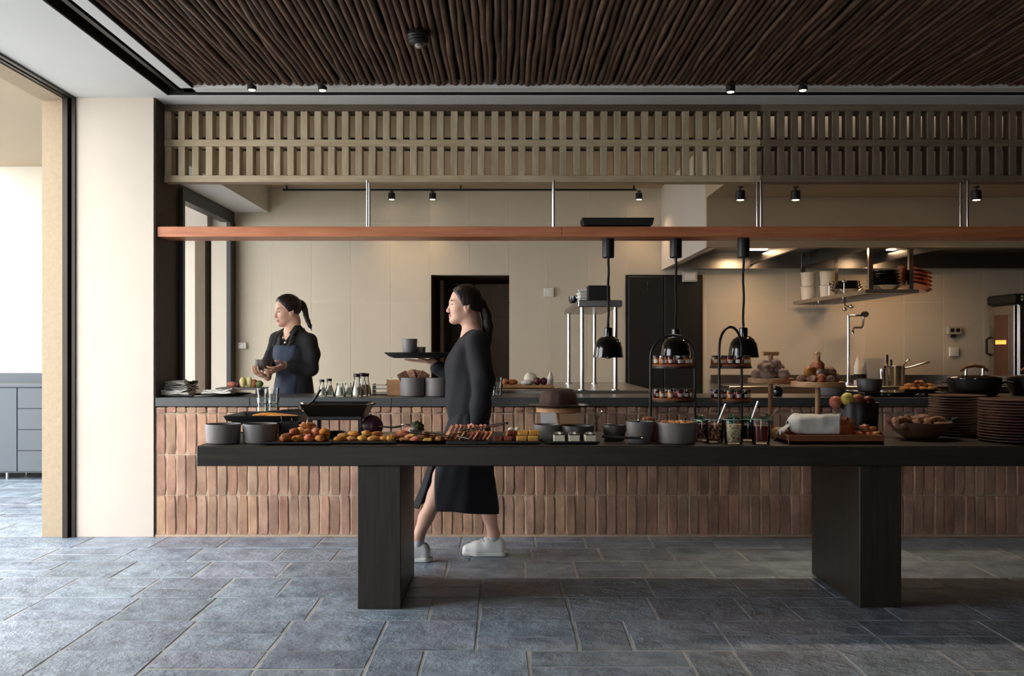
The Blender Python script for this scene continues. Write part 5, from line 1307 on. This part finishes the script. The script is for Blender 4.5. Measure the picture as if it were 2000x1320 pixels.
# ------------------------------------------------------------------ smooth body surfaces (distance field -> one mesh)
class Field:
    def __init__(s, lo, hi, h):
        s.lo = np.array(lo, np.float32); s.h = h
        s.n = np.maximum(np.ceil((np.array(hi) - np.array(lo)) / h).astype(int) + 1, 2)
        s.f = np.full(tuple(s.n), 0.2, np.float32)
        s.ax = [s.lo[i] + h * np.arange(s.n[i], dtype=np.float32) for i in range(3)]
    def block(s, lo, hi, pad):
        sl = []
        for i in range(3):
            a = int(max(0, math.floor((lo[i] - pad - s.lo[i]) / s.h))); b = int(min(s.n[i], math.ceil((hi[i] + pad - s.lo[i]) / s.h) + 1))
            if b <= a: return None
            sl.append(slice(a, b))
        X = s.ax[0][sl[0]][:, None, None]; Y = s.ax[1][sl[1]][None, :, None]; Z = s.ax[2][sl[2]][None, None, :]
        return tuple(sl), X, Y, Z
    def comb(s, sl, d, k, op):
        f = s.f[sl]
        if op == 'sub':
            d = -d
            if k > 0:
                hh = np.maximum(k - np.abs(f - d), 0) / k; s.f[sl] = np.maximum(f, d) + hh * hh * k * .25
            else: s.f[sl] = np.maximum(f, d)
        else:
            if k > 0:
                hh = np.maximum(k - np.abs(f - d), 0) / k; s.f[sl] = np.minimum(f, d) - hh * hh * k * .25
            else: s.f[sl] = np.minimum(f, d)
    def cone(s, a, b, r1, r2, k=.02, op='add'):
        a = np.array(a, np.float32); b = np.array(b, np.float32); r = max(r1, r2)
        q = s.block(np.minimum(a, b) - r, np.maximum(a, b) + r, k + 3 * s.h)
        if q is None: return
        sl, X, Y, Z = q
        ab = b - a; L2 = float(ab @ ab) + 1e-12
        t = np.clip(((X - a[0]) * ab[0] + (Y - a[1]) * ab[1] + (Z - a[2]) * ab[2]) / L2, 0, 1)
        d = np.sqrt((X - a[0] - t * ab[0]) ** 2 + (Y - a[1] - t * ab[1]) ** 2 + (Z - a[2] - t * ab[2]) ** 2) - (r1 + (r2 - r1) * t)
        s.comb(sl, d, k, op)
    def chain(s, pts, rs, k=.02):
        for a, b, r1, r2 in zip(pts[:-1], pts[1:], rs[:-1], rs[1:]): s.cone(a, b, r1, r2, k)
    def ell(s, c, r, fr=None, k=.02, op='add'):
        c = np.array(c, np.float32); m = max(r)
        q = s.block(c - m, c + m, k + 3 * s.h)
        if q is None: return
        sl, X, Y, Z = q
        if fr is None: fr = np.eye(3)
        fr = np.array(fr, np.float32)
        x, y, z = X - c[0], Y - c[1], Z - c[2]
        u = [(x * fr[i][0] + y * fr[i][1] + z * fr[i][2]) for i in range(3)]
        k0 = np.sqrt((u[0] / r[0]) ** 2 + (u[1] / r[1]) ** 2 + (u[2] / r[2]) ** 2)
        k1 = np.sqrt((u[0] / r[0] ** 2) ** 2 + (u[1] / r[1] ** 2) ** 2 + (u[2] / r[2] ** 2) ** 2) + 1e-6
        s.comb(sl, k0 * (k0 - 1) / k1, k, op)
    def cut(s, p, n, k=0.0):
        """keep the side n.(x-p) < 0"""
        n = np.array(n, np.float32); n = n / np.linalg.norm(n)
        d = (s.ax[0][:, None, None] - p[0]) * n[0] + (s.ax[1][None, :, None] - p[1]) * n[1] + (s.ax[2][None, None, :] - p[2]) * n[2]
        if k > 0:
            hh = np.maximum(k - np.abs(s.f - d), 0) / k; s.f = np.maximum(s.f, d) + hh * hh * k * .25
        else: s.f = np.maximum(s.f, d)
    def wrinkle(s, amp, fx, seed=0.0):
        X = s.ax[0][:, None, None]; Y = s.ax[1][None, :, None]; Z = s.ax[2][None, None, :]
        s.f = s.f + amp * (np.sin(X * fx[0] + 1.3 * np.sin(Z * fx[2] * .4) + seed) * np.sin(Y * fx[1] + seed * 2) * np.cos(Z * fx[2] + seed + 2.0 * np.sin(X * 9))).astype(np.float32)
    def mesh(s, name, m, tint=None):
        f = s.f; ins = f < 0
        nx, ny, nz = f.shape
        c = np.zeros((nx - 1, ny - 1, nz - 1), np.uint8)
        for i in (0, 1):
            for j in (0, 1):
                for k in (0, 1): c += ins[i:nx - 1 + i, j:ny - 1 + j, k:nz - 1 + k]
        act = (c > 0) & (c < 8)
        ix = np.argwhere(act)
        vid = np.full(act.shape, -1, np.int32); vid[act] = np.arange(len(ix))
        cor = np.array([(i, j, k) for i in (0, 1) for j in (0, 1) for k in (0, 1)])
        val = np.stack([f[ix[:, 0] + o[0], ix[:, 1] + o[1], ix[:, 2] + o[2]] for o in cor], 1)
        acc = np.zeros((len(ix), 3)); num = np.zeros(len(ix))
        for a in range(8):
            for b in range(a + 1, 8):
                if np.abs(cor[a] - cor[b]).sum() != 1: continue
                va, vb = val[:, a], val[:, b]; mk = (va < 0) != (vb < 0)
                t = np.where(mk, va / np.where(mk, va - vb, 1), 0)
                acc += np.where(mk[:, None], cor[a] + t[:, None] * (cor[b] - cor[a]), 0); num += mk
        co = (ix + acc / num[:, None]) * s.h + s.lo
        quads = []
        for axn in range(3):
            e = [slice(None)] * 3; g = [slice(None)] * 3; e[axn] = slice(0, -1); g[axn] = slice(1, None)
            A, B = ins[tuple(e)], ins[tuple(g)]
            cr = np.argwhere(A != B)
            o1, o2 = [a for a in range(3) if a != axn]
            ok = (cr[:, o1] > 0) & (cr[:, o2] > 0) & (cr[:, o1] < f.shape[o1] - 1) & (cr[:, o2] < f.shape[o2] - 1)
            cr = cr[ok]
            if not len(cr): continue
            def g_(d1, d2):
                q = cr.copy(); q[:, o1] -= d1; q[:, o2] -= d2
                return vid[q[:, 0], q[:, 1], q[:, 2]]
            q = np.stack([g_(1, 1), g_(0, 1), g_(0, 0), g_(1, 0)], 1)
            fl_ = ~A[cr[:, 0], cr[:, 1], cr[:, 2]]
            if axn == 1: fl_ = ~fl_
            q[fl_] = q[fl_][:, ::-1]
            quads.append(q)
        Q = np.concatenate(quads)
        Q = Q[(Q >= 0).all(1)]
        # a little relaxation
        for _ in range(2):
            sm = np.zeros_like(co); cn = np.zeros(len(co))
            for a in range(4):
                b = (a + 1) % 4
                np.add.at(sm, Q[:, a], co[Q[:, b]]); np.add.at(cn, Q[:, a], 1)
            co = co * .6 + .4 * sm / np.maximum(cn, 1)[:, None]
        me = bpy.data.meshes.new(name)
        me.from_pydata(co.tolist(), [], Q.tolist())
        me.polygons.foreach_set('use_smooth', [True] * len(me.polygons))
        if tint is not None:
            colr = tint(co)
            at = me.color_attributes.new('tint', 'FLOAT_COLOR', 'POINT')
            at.data.foreach_set('color', np.concatenate([colr, np.ones((len(co), 1))], 1).astype(np.float32).ravel())
        me.materials.append(m); me.update()
        return me

class Frame:
    """f forward, l left, u up around an origin"""
    def __init__(s, o, yaw, pitch=0.0, roll=0.0):
        f = Vector((math.cos(yaw), math.sin(yaw), 0)); u = Vector((0, 0, 1)); l = u.cross(f)
        if pitch:
            q = Matrix.Rotation(-pitch, 3, l); f = q @ f; u = q @ u
        if roll:
            q = Matrix.Rotation(roll, 3, f); l = q @ l; u = q @ u
        s.o, s.f, s.l, s.u = Vector(o), f, l, u
        s.m = [tuple(f), tuple(l), tuple(u)]
    def __call__(s, f, l, u): return tuple(s.o + s.f * f + s.l * l + s.u * u)
    def loc(s, co):
        d = co - np.array(s.o)
        return d @ np.array(s.f), d @ np.array(s.l), d @ np.array(s.u)

def head_field(F_, h):
    E = lambda c, r, k=.02, op='add': F_.ell(h(*c), r, h.m, k, op)
    E((-.010, 0, .030), (.098, .075, .087))
    E((.030, 0, -.032), (.057, .057, .080), .03)
    for s in (-1, 1):
        F_.cone(h(-.015, s * .050, -.045), h(.060, s * .010, -.098), .018, .016, .035)
        E((.048, s * .038, -.032), (.026, .022, .022), .03)
        F_.cone(h(.078, s * .006, .014), h(.064, s * .042, .016), .011, .011, .02)
        E((.093, s * .033, -.002), (.017, .018, .012), .018, 'sub')
        E((.0705, s * .032, -.002), (.0135, .0145, .012), .004)
        E((.094, s * .0105, -.0465), (.010, .0075, .0065), .006)
        E((-.012, s * .074, -.014), (.019, .009, .031), .008)
        E((-.008, s * .084, -.012), (.010, .006, .019), .006, 'sub')
    F_.cone(h(.082, 0, .006), h(.105, 0, -.040), .0065, .0095, .012)
    E((.088, 0, -.066), (.010, .021, .0055), .006)
    E((.087, 0, -.0775), (.010, .018, .0065), .006)
    E((.075, 0, -.102), (.016, .018, .013), .02)
def skin_tint(h, base, lips, brow=(.035, .022, .016)):
    def fn(co):
        f, l, u = h.loc(co)
        c = np.tile(np.array(base), (len(co), 1))
        al = np.abs(l)
        def mix(w, col):
            nonlocal c
            w = np.clip(w, 0, 1)[:, None]; c = c * (1 - w) + np.array(col) * w
        def spot(cf, cl, cu, rf, rl, ru, soft=.35):
            q = np.sqrt(((f - cf) / rf) ** 2 + ((al - cl) / rl) ** 2 + ((u - cu) / ru) ** 2)
            return (1 - q) / soft
        mix(spot(.094, 0, -.0715, .02, .024, .011), lips)
        mix(spot(.072, .034, .0225, .03, .027, .0085, .5), brow)
        mix(spot(.082, .033, -.001, .018, .018, .0085, .5), (.03, .02, .018))
        mix(spot(.055, .045, -.035, .03, .02, .02, 1.2) * .35, (base[0] * 1.0, base[1] * .72, base[2] * .66))
        return c
    return fn
def hair_field(F_, h, infl=.012, hair_low=.0):
    F_.ell(h(-.010, 0, .030), (.098 + infl, .075 + infl * .8, .087 + infl), h.m, .0)
    p = np.array(h(.068, 0, .078)); n = np.array(h.f) * .85 - np.array(h.u) * .52
    F_.cut(p, n, .012)
def hand_field(F_, wrist, d, palm, thumb, curl=(.3, .5, .4), spread=.10, size=1.0, thumb_curl=.3):
    """d: direction of the fingers, palm: palm normal, thumb: direction towards the thumb side"""
    d = Vector(d).normalized(); palm = (Vector(palm) - d * Vector(palm).dot(d)).normalized()
    t = d.cross(palm); t = t if t.dot(Vector(thumb)) > 0 else -t
    w_ = Vector(wrist); S = size
    base = []
    for i, (off, L) in enumerate(((.030, .082), (.010, .087), (-.010, .082), (-.028, .075))):
        b = w_ + d * (L * S) + t * (off * S)
        F_.cone(tuple(w_ + d * (.012 * S) + t * (off * .7 * S)), tuple(b), .0125 * S, .0105 * S, .012)
        base.append(b)
    segs = ((.040, .024, .020), (.044, .028, .021), (.041, .026, .021), (.032, .020, .019))
    for i, b in enumerate(base):
        a = 0.0; p = b; dd = (d + t * (spread * (1.5 - i) / 1.5)).normalized()
        rr = .0085 * S if i < 3 else .0075 * S
        for q in range(3):
            a += curl[q]
            v = dd * math.cos(a) + palm * math.sin(a)
            e = p + v * (segs[i][q] * S)
            F_.cone(tuple(p), tuple(e), rr, rr * .93, .003); p = e; rr *= .93
    p = w_ + d * (.022 * S) + t * (.020 * S); e = p + (t * .80 + d * .55 + palm * .25).normalized() * (.036 * S)
    F_.cone(tuple(p), tuple(e), .0135 * S, .0105 * S, .01)
    e2 = e + (t * (.55 - thumb_curl) + d * .8 + palm * (.25 + thumb_curl)).normalized() * (.032 * S)
    F_.cone(tuple(e), tuple(e2), .0100 * S, .0090 * S, .004)
    e3 = e2 + (t * (.35 - thumb_curl) + d * .85 + palm * (.3 + thumb_curl)).normalized() * (.026 * S)
    F_.cone(tuple(e2), tuple(e3), .0092 * S, .0078 * S, .003)

m_skin = mat_attr('skin', .5, subsurf=.12)
m_hair = mat('dark_brown_hair', rgb(40, 28, 24), .42, noise=(26, .4), stretch=(1, 1, .25), bump=(90, .35, .004))
m_dress = mat('black_jersey', rgb(34, 35, 40), .85, noise=(14, .15), bump=(220, .1, .001))
m_jacket = mat('black_twill', rgb(28, 28, 30), .8, noise=(14, .15), bump=(220, .1, .001))
m_apron = mat('navy_denim', rgb(64, 72, 92), .85, noise=(30, .2), bump=(260, .2, .001))
m_shoe = mat('white_leather', rgb(250, 250, 248), .45, noise=(8, .02), bump=(60, .08, .001))
m_sock = mat('white_sock', rgb(206, 208, 212), .9, noise=(30, .05), bump=(200, .3, .001))

# ================================================================== the walking woman
S1 = F / 5.76
def Wp(px, py, y): return ((px - VX) / S1, y, H - (py - VY) / S1)
YC = 5.765                                   # body mid plane; the left side faces the viewer
yn, yf = YC - .085, YC + .075                # near and far leg
wk_ = thing('person', 'woman in a long black dress walking past the counter with a tray', 'person', ((915 - VX) / S1, YC, 0))
def child(name, me, m=None, off=wk_):
    o = put(name, me, m, off)
    o.location = -Vector(off.location)
    return o
hd1 = Frame(Wp(907, 595, YC), PI + .12, .02)
neck_b = Wp(923, 655, YC)
sh_n = Wp(934, 672, YC - .165); sh_f = Wp(925, 672, YC + .160)
el_n = Wp(944, 757, YC - .215); wr_n = Wp(933, 818, YC - .200)
el_f = Wp(888, 742, YC + .235); wr_f = Wp(840, 707, YC + .175)
hip_n = Wp(921, 812, YC - .058); hip_f = Wp(923, 812, YC + .062)
kn_n = Wp(866, 926, yn); an_n = Wp(819, 1044, yn)
kn_f = Wp(938, 934, yf); an_f = Wp(964, 1048, yf)
bf = Field((-.80, 5.46, -.01), (.12, 6.06, 1.74), .0042)
head_field(bf, hd1)
bf.chain([hd1(-.030, 0, -.050), hd1(-.034, 0, -.09), neck_b], [.052, .049, .058], .03)
bf.ell(Wp(921, 700, YC), (.095, .150, .17), None, .05)
bf.ell(Wp(919, 790, YC), (.09, .115, .15), None, .04)
bf.chain([neck_b, sh_n], [.05, .045], .04); bf.chain([neck_b, sh_f], [.05, .045], .04)
bf.chain([sh_n, el_n, wr_n], [.047, .038, .026], .02); bf.chain([sh_f, el_f, wr_f], [.047, .038, .026], .02)
for hp, kn, an, y in ((hip_n, kn_n, an_n, yn), (hip_f, kn_f, an_f, yf)):
    bf.chain([hp, kn], [.070, .056], .04)
    kv, av = Vector(kn), Vector(an)
    calf = kv.lerp(av, .32) + Vector((.016, 0, 0))
    bf.chain([kn, tuple(calf), tuple(kv.lerp(av, .68)), an], [.054, .057, .042, .036], .03)
    bf.chain([an, (an[0] - .02, y, .062)], [.036, .036], .02)
    bf.chain([(an[0] + .015, y, .052), (an[0] - .14, y, .040)], [.036, .030], .02)
hand_field(bf, wr_n, (-.12, -.05, -1), (-.35, .9, 0), (-1, 0, 0), (.15, .3, .3), .06, .98)
hand_field(bf, wr_f, (-1, -.05, .06), (0, 0, 1), (0, -1, 0), (.02, .04, .05), .25, .98, -.1)
body = child('body', bf.mesh('woman_body', m_skin, skin_tint(hd1, rgb(224, 178, 154), rgb(178, 104, 96))))
hf = Field((-.42, 5.58, 1.14), (.06, 5.96, 1.76), .004)
hair_field(hf, hd1, .013)
hf.ell(hd1(-.105, 0, .012), (.030, .030, .030), hd1.m, .02)
hf.chain([hd1(-.118, 0, .0), hd1(-.140, -.004, -.06), hd1(-.150, .0, -.13), hd1(-.150, .004, -.22), hd1(-.145, .004, -.30)], [.026, .033, .034, .027, .009], .02)
hf.wrinkle(.0012, (260, 260, 30), .4)
child('hair', hf.mesh('woman_hair', m_hair))
tie = child('hair_tie', MB().tube([hd1(-.112 + .004 * math.cos(a), .030 * math.cos(a), .004 + .030 * math.sin(a)) for a in [2 * PI * i / 16 for i in range(17)]], .006, 8).mesh('tie', 60), m_blackm)
# dress: bodice and sleeves
df = Field((-.68, 5.44, .72), (.08, 6.10, 1.46), .0055)
df.ell(Wp(918, 714, YC), (.132, .166, .19), None, .05)
df.ell(Wp(899, 716, YC), (.085, .125, .085), None, .06)
df.ell(Wp(917, 790, YC), (.138, .160, .24), None, .06)
df.ell(Wp(902, 770, YC), (.090, .120, .16), None, .06)
df.chain([Wp(925, 662, YC), Wp(934, 668, YC - .155)], [.066, .066], .04); df.chain([Wp(922, 662, YC), Wp(925, 668, YC + .150)], [.066, .066], .04)
df.chain([Wp(935, 672, YC - .165), Wp(944, 742, YC - .212), Wp(940, 790, YC - .205), Wp(936, 814, YC - .200)], [.070, .068, .060, .050], .03)
df.chain([Wp(924, 674, YC + .155), Wp(890, 738, YC + .230), Wp(850, 720, YC + .185)], [.066, .058, .046], .03)
df.ell(hd1(-.030, 0, -.13), (.075, .068, .050), hd1.m, .02, 'sub')
df.cone(hd1(-.032, 0, -.06), Wp(917, 648, YC), .060, .062, .012, 'sub')
df.wrinkle(.0075, (38, 34, 10), .9)
df.cut((0, 0, .765), (0, 0, -1))
child('dress_top', df.mesh('dress_top', m_dress))
# dress: long skirt with a side slit
zt, zh = .80, None
def skirt(s, t):
    # t 0..1 down, s 0..1 around from the slit edge round the back and far side to the front flap
    py = 800 + (990 - 800) * t
    fx = [(0, 884), (.27, 867), (.58, 838), (.8, 824), (1, 808)]; bx = [(0, 948), (.27, 961), (.4, 962), (.65, 965), (1, 975)]
    def itp(tab):
        for (a, va), (b, vb) in zip(tab[:-1], tab[1:]):
            if t <= b: return va + (vb - va) * (t - a) / (b - a)
        return tab[-1][1]
    xf, xb = (itp(fx) - VX) / S1, (itp(bx) - VX) / S1
    cx, rx = (xf + xb) / 2, (xb - xf) / 2
    ry = .150 + .03 * min(t / .27, 1)
    o = max(0.0, (t - .45) / .55)
    th_a = .55 - .02 * o          # front flap edge (0 = forward, pi/2 = towards the viewer)
    th_b = th_a + .58 * o ** .8
    th = th_b + (2 * PI + th_a - th_b) * s
    fold = 1 + (.035 * t + .01) * math.sin(th * 7 + 1.2) + .015 * math.sin(th * 13 + t * 3)
    x = cx - rx * math.cos(th) * (1 + (fold - 1) * .5); y = YC - ry * math.sin(th) * fold
    z = H - (py - VY) / S1 - (.035 * t * max(0, -math.cos(th)) * (1 if math.sin(th) > 0 else .3))
    return (x, y, z)
o = child('skirt', MB().grid(skirt, 110, 34).mesh('skirt', 80), m_dress)
o.modifiers.new('thick', 'SOLIDIFY').thickness = .005
# shoes
def sneaker(an, y, rz=0.0):
    ax = an[0]
    sf = Field((ax - .22, y - .08, -.002), (ax + .10, y + .08, .15), .004)
    sf.chain([(ax + .035, y, .050), (ax - .03, y, .058), (ax - .10, y, .048), (ax - .165, y, .038)], [.041, .044, .042, .034], .03)
    sf.chain([(ax + .032, y, .085), (ax - .03, y, .090)], [.034, .034], .03)
    sf.ell((ax - .008, y, .128), (.034, .028, .034), None, .008, 'sub')
    sf.cut((0, 0, .016), (0, 0, -1))
    up = child('shoe', sf.mesh('shoe', m_shoe))
    so = Field((ax - .23, y - .09, -.004), (ax + .11, y + .09, .06), .004)
    so.chain([(ax + .042, y, .018), (ax - .05, y, .013), (ax - .105, y, .016), (ax - .165, y, .024)], [.048, .038, .045, .036], .02)
    so.cut((0, 0, .030), (0, 0, 1), .006); so.cut((0, 0, .001), (0, 0, -1))
    q = put('sole', so.mesh('sole', mat('white_rubber', rgb(236, 236, 230), .6, noise=(10, .05))), None, up)
    lc = MB()
    for k in range(4): lc.tube([(ax - .060 - .020 * k, y - .026, .100 - .007 * k), (ax - .064 - .02 * k, y, .110 - .008 * k), (ax - .060 - .020 * k, y + .026, .100 - .007 * k)], .0045, 6)
    lc.tube([(ax - .055, y, .105), (ax - .085, y - .02, .112), (ax - .06, y - .035, .095)], .003, 6)
    put('laces', lc, m_sock, up)
    sk = Field((an[0] - .06, y - .06, .07), (an[0] + .06, y + .06, .17), .004)
    sk.chain([(an[0] - .006, y, .085), (an[0] + .0, y, .138)], [.041, .0395], .01); sk.cut((0, 0, .140), (0, 0, 1))
    child('sock', sk.mesh('sock', m_sock))
sneaker(an_n, yn); sneaker(an_f, yf)

# what she carries
tzz = PZ(699, 5.93) + .004
t = thing('round_tray', 'round black tray carried by the walking woman', 'tray', ((815 - VX) / F * 5.93, 5.93, tzz - .004))
put('disc', MB().lathe([(0, 0), (.150, 0), (.180, .010), (.208, .030), (.212, .034), (.207, .034), (.178, .016), (.148, .005), (0, .005)], 44), m_blackm, t, smooth=40)
put('rim', MB().lathe([(.207, .032), (.2135, .036), (.2055, .0355)], 44), m_black, t, smooth=40)
for px, r, h_, lab, d in ((800, .050, .118, 'tall grey stoneware beaker on the carried tray', 5.90), (822, .031, .066, 'short grey stoneware cup on the carried tray', 5.93)):
    u = thing('stoneware_cup', lab, 'cup', (PX(px, d), d, tzz + .001))
    put('body', MB().lathe([(0, 0), (r * .80, 0), (r * .84, .004), (r, h_ - .002), (r * .98, h_), (r * .92, h_ - .002), (r * .78, .01), (0, .009)], 30), m_stone, u, smooth=40)
    put('rim', MB().lathe([(r * .985, h_ - .004), (r * 1.005, h_), (r * .94, h_)], 30), m_stoned, u, smooth=40)

# ================================================================== the cook behind the counter
D2 = 7.30; S2 = F / D2
def Cp(px, py, y=D2): return ((px - VX) / F * y, y, H - (py - VY) / F * y)
ck = thing('person', 'cook in a black jacket and navy apron holding a bowl behind the counter', 'person', Cp(570, 700)[:2] + (0,))
hd2 = Frame(Cp(561, 606), math.atan2(-.50, -.86), -.14)
tq = Frame(Cp(573, 700), math.atan2(-.84, -.54))
nb = Cp(573, 646, D2 + .02)
shl = Cp(604, 667, D2 - .07); shr = Cp(541, 662, D2 + .11)
ell_ = Cp(607, 720, D2 - .09); wrl = Cp(556, 713, D2 - .20)
elr = Cp(523, 712, D2 - .02); wrr = Cp(523, 737, D2 - .21)
bc = Field((-2.08, 6.90, .60), (-1.36, 7.62, 1.80), .0045)
head_field(bc, hd2)
bc.chain([hd2(-.03, 0, -.05), hd2(-.035, 0, -.09), nb], [.054, .052, .062], .03)
bc.ell(tq(0, 0, .02), (.10, .16, .22), tq.m, .05); bc.ell(tq(-.01, 0, -.30), (.11, .16, .22), tq.m, .06)
bc.chain([nb, shl], [.04, .036], .03); bc.chain([nb, shr], [.04, .036], .03)
bc.chain([shl, ell_, wrl], [.040, .036, .028], .02); bc.chain([shr, elr, wrr], [.040, .036, .028], .02)
bc_y = Cp(514, 712, D2 - .24)
hand_field(bc, wrl, Vector(Cp(538, 722, D2 - .27)) - Vector(wrl), (-.45, .2, .5), (-.2, 0, 1), (.15, .35, .35), .12, 1.05, .1)
hand_field(bc, wrr, Vector(Cp(512, 733, D2 - .26)) - Vector(wrr), (0, .1, 1), (-.2, -1, 0), (.2, .4, .4), .12, 1.05, .15)
def ck_child(name, me, m=None): return child(name, me, m, ck)
ck_child('body', bc.mesh('cook_body', m_skin, skin_tint(hd2, rgb(226, 178, 150), rgb(172, 96, 88))))
hc = Field((-1.86, 7.08, 1.30), (-1.40, 7.62, 1.80), .004)
hair_field(hc, hd2, .014)
bp_ = [Cp(585, 590, D2 + .07), Cp(592, 596, D2 + .09), Cp(596, 607, D2 + .09), Cp(598, 618, D2 + .08), Cp(602, 629, D2 + .07), Cp(606, 638, D2 + .06)]
for i in range(len(bp_) - 1):
    a, b = Vector(bp_[i]), Vector(bp_[i + 1])
    for q in range(2):
        c = a.lerp(b, (q + .5) / 2); hc.ell(tuple(c), (.030 - .003 * i, .030 - .003 * i, .026 - .002 * i), None, .005)
hc.cone(bp_[-1], Cp(609, 645, D2 + .05), .012, .003, .01)
hc.wrinkle(.0012, (260, 260, 40), .2)
ck_child('hair', hc.mesh('cook_hair', m_hair))
ck_child('hair_tie', MB().tube([Vector(bp_[0]) + Vector((.0, .022 * math.cos(a), .022 * math.sin(a))) for a in [2 * PI * i / 14 for i in range(15)]], .005, 8).mesh('tie', 60), m_blackm)
jf = Field((-2.10, 6.92, .62), (-1.34, 7.66, 1.50), .0055)
jf.ell(tq(.0, 0, .0), (.125, .165, .20), tq.m, .05); jf.ell(tq(.02, 0, .03), (.115, .14, .12), tq.m, .05)
jf.ell(tq(-.01, 0, -.22), (.125, .165, .20), tq.m, .06); jf.ell(tq(-.01, 0, -.38), (.15, .19, .18), tq.m, .06)
jf.chain([nb, shl], [.060, .054], .05); jf.chain([nb, shr], [.060, .050], .05)
wl_in = Vector(ell_).lerp(Vector(wrl), .80); wr_in = Vector(elr).lerp(Vector(wrr), .55)
jf.chain([shl, tuple(Vector(shl).lerp(Vector(ell_), .5) + Vector((.012, 0, 0))), ell_, tuple(wl_in)], [.060, .062, .056, .044], .03)
jf.chain([shr, elr, tuple(wr_in)], [.056, .050, .042], .03)
jf.ell(hd2(.0, 0, -.13), (.075, .062, .055), hd2.m, .015, 'sub')
jf.cone(hd2(-.03, 0, -.08), tuple(Vector(nb) + tq.f * .05 + Vector((0, 0, .02))), .056, .046, .012, 'sub')
jf.cone(tq(.10, 0, .17), tq(.13, 0, .09), .030, .010, .01, 'sub')
jf.wrinkle(.004, (36, 34, 28), 1.7)
jk = ck_child('jacket', jf.mesh('jacket', m_jacket))
def cook_local(f, l, u): return Vector(tq(f, l, u)) - Vector(ck.location)
cl_ = MB()
for s in (-1, 1):
    cl_.tube([cook_local(-.055, s * .060, .235), cook_local(.02, s * .075, .225), cook_local(.085, s * .055, .175), cook_local(.128, s * .018, .105)], [.012, .016, .018, .008], 8, flat=.5)
o = put('collar', cl_, m_jacket, ck, smooth=70)
for k, (l_, u_) in enumerate(((.085, .135), (.035, .125))): put('badge', MB().blob(cook_local(.122 if k else .112, l_, u_), (.010, .006, .008), 10, 7), m_ivory, ck, smooth=60)
# apron: a cloth shell hugging the front
af = Field((-2.10, 6.88, .62), (-1.34, 7.60, 1.50), .0055)
af.ell(tq(.010, 0, .03), (.132, .150, .20), tq.m, .05); af.ell(tq(.032, 0, .03), (.115, .13, .12), tq.m, .05)
af.ell(tq(.0, 0, -.22), (.136, .160, .20), tq.m, .06); af.ell(tq(.0, 0, -.38), (.16, .185, .19), tq.m, .06)
af.cut(tq(.045, 0, 0), tuple(-tq.f)); af.cut(tq(0, 0, .105), tuple(tq.u), .01)
af.cut(tq(0, .115, 0), tuple(tq.l), .01); af.cut(tq(0, -.150, 0), tuple(-tq.l), .01)
af.wrinkle(.0045, (34, 34, 20), .3)
ap = ck_child('apron', af.mesh('apron', m_apron))
st = MB()
for s in (-1, 1): st.tube([cook_local(.132, s * .085, .095), cook_local(.105, s * .085, .17), cook_local(.03, s * .070, .235), cook_local(-.06, s * .03, .25)], [.009, .009, .009, .008], 8, flat=.35)
put('strap', st, mat('tan_leather', rgb(60, 50, 44), .6, noise=(9, .2)), ap, smooth=60)
ap.children[0].location = Vector(ck.location) - Vector((0, 0, 0))
# trousers and shoes down to the floor
tf = Field((-2.05, 6.98, .03), (-1.38, 7.60, .80), .008)
for s in (-1, 1):
    tf.chain([tq(-.01, s * .09, -.42), tq(.0, s * .10, -.80), tq(-.01, s * .11, -1.27)], [.10, .072, .06], .03)
tf.cut((0, 0, .05), (0, 0, -1))
ck_child('trousers', tf.mesh('trousers', m_jacket))
zf = tq.o.z
for s in (-1, 1):
    c = Vector(tq(.05, s * .11, -zf + .04)) - Vector(ck.location)
    put('shoe', MB().blob((c.x, c.y, .04), (.13, .05, .045), 18, 11, 0, 1, 0, Matrix.Rotation(math.atan2(tq.f.y, tq.f.x), 3, 'Z'), -.038), m_blackm, ck, smooth=60)
# the bowl in her hands
bcx = Cp(515, 723, D2 - .27)
t = thing('stoneware_bowl', 'dark brown stoneware bowl held by the cook', 'bowl', bcx)
put('body', MB().lathe([(0, -.0), (.048, 0), (.056, .008), (.064, .04), (.066, .078), (.064, .082), (.060, .078), (.052, .012), (0, .010)], 32), mat('brown_stoneware', rgb(78, 62, 58), .45, noise=(8, .2)), t, smooth=40)
put('filling', MB().lathe([(0, .05), (.058, .05)], 24), m_inner, t)
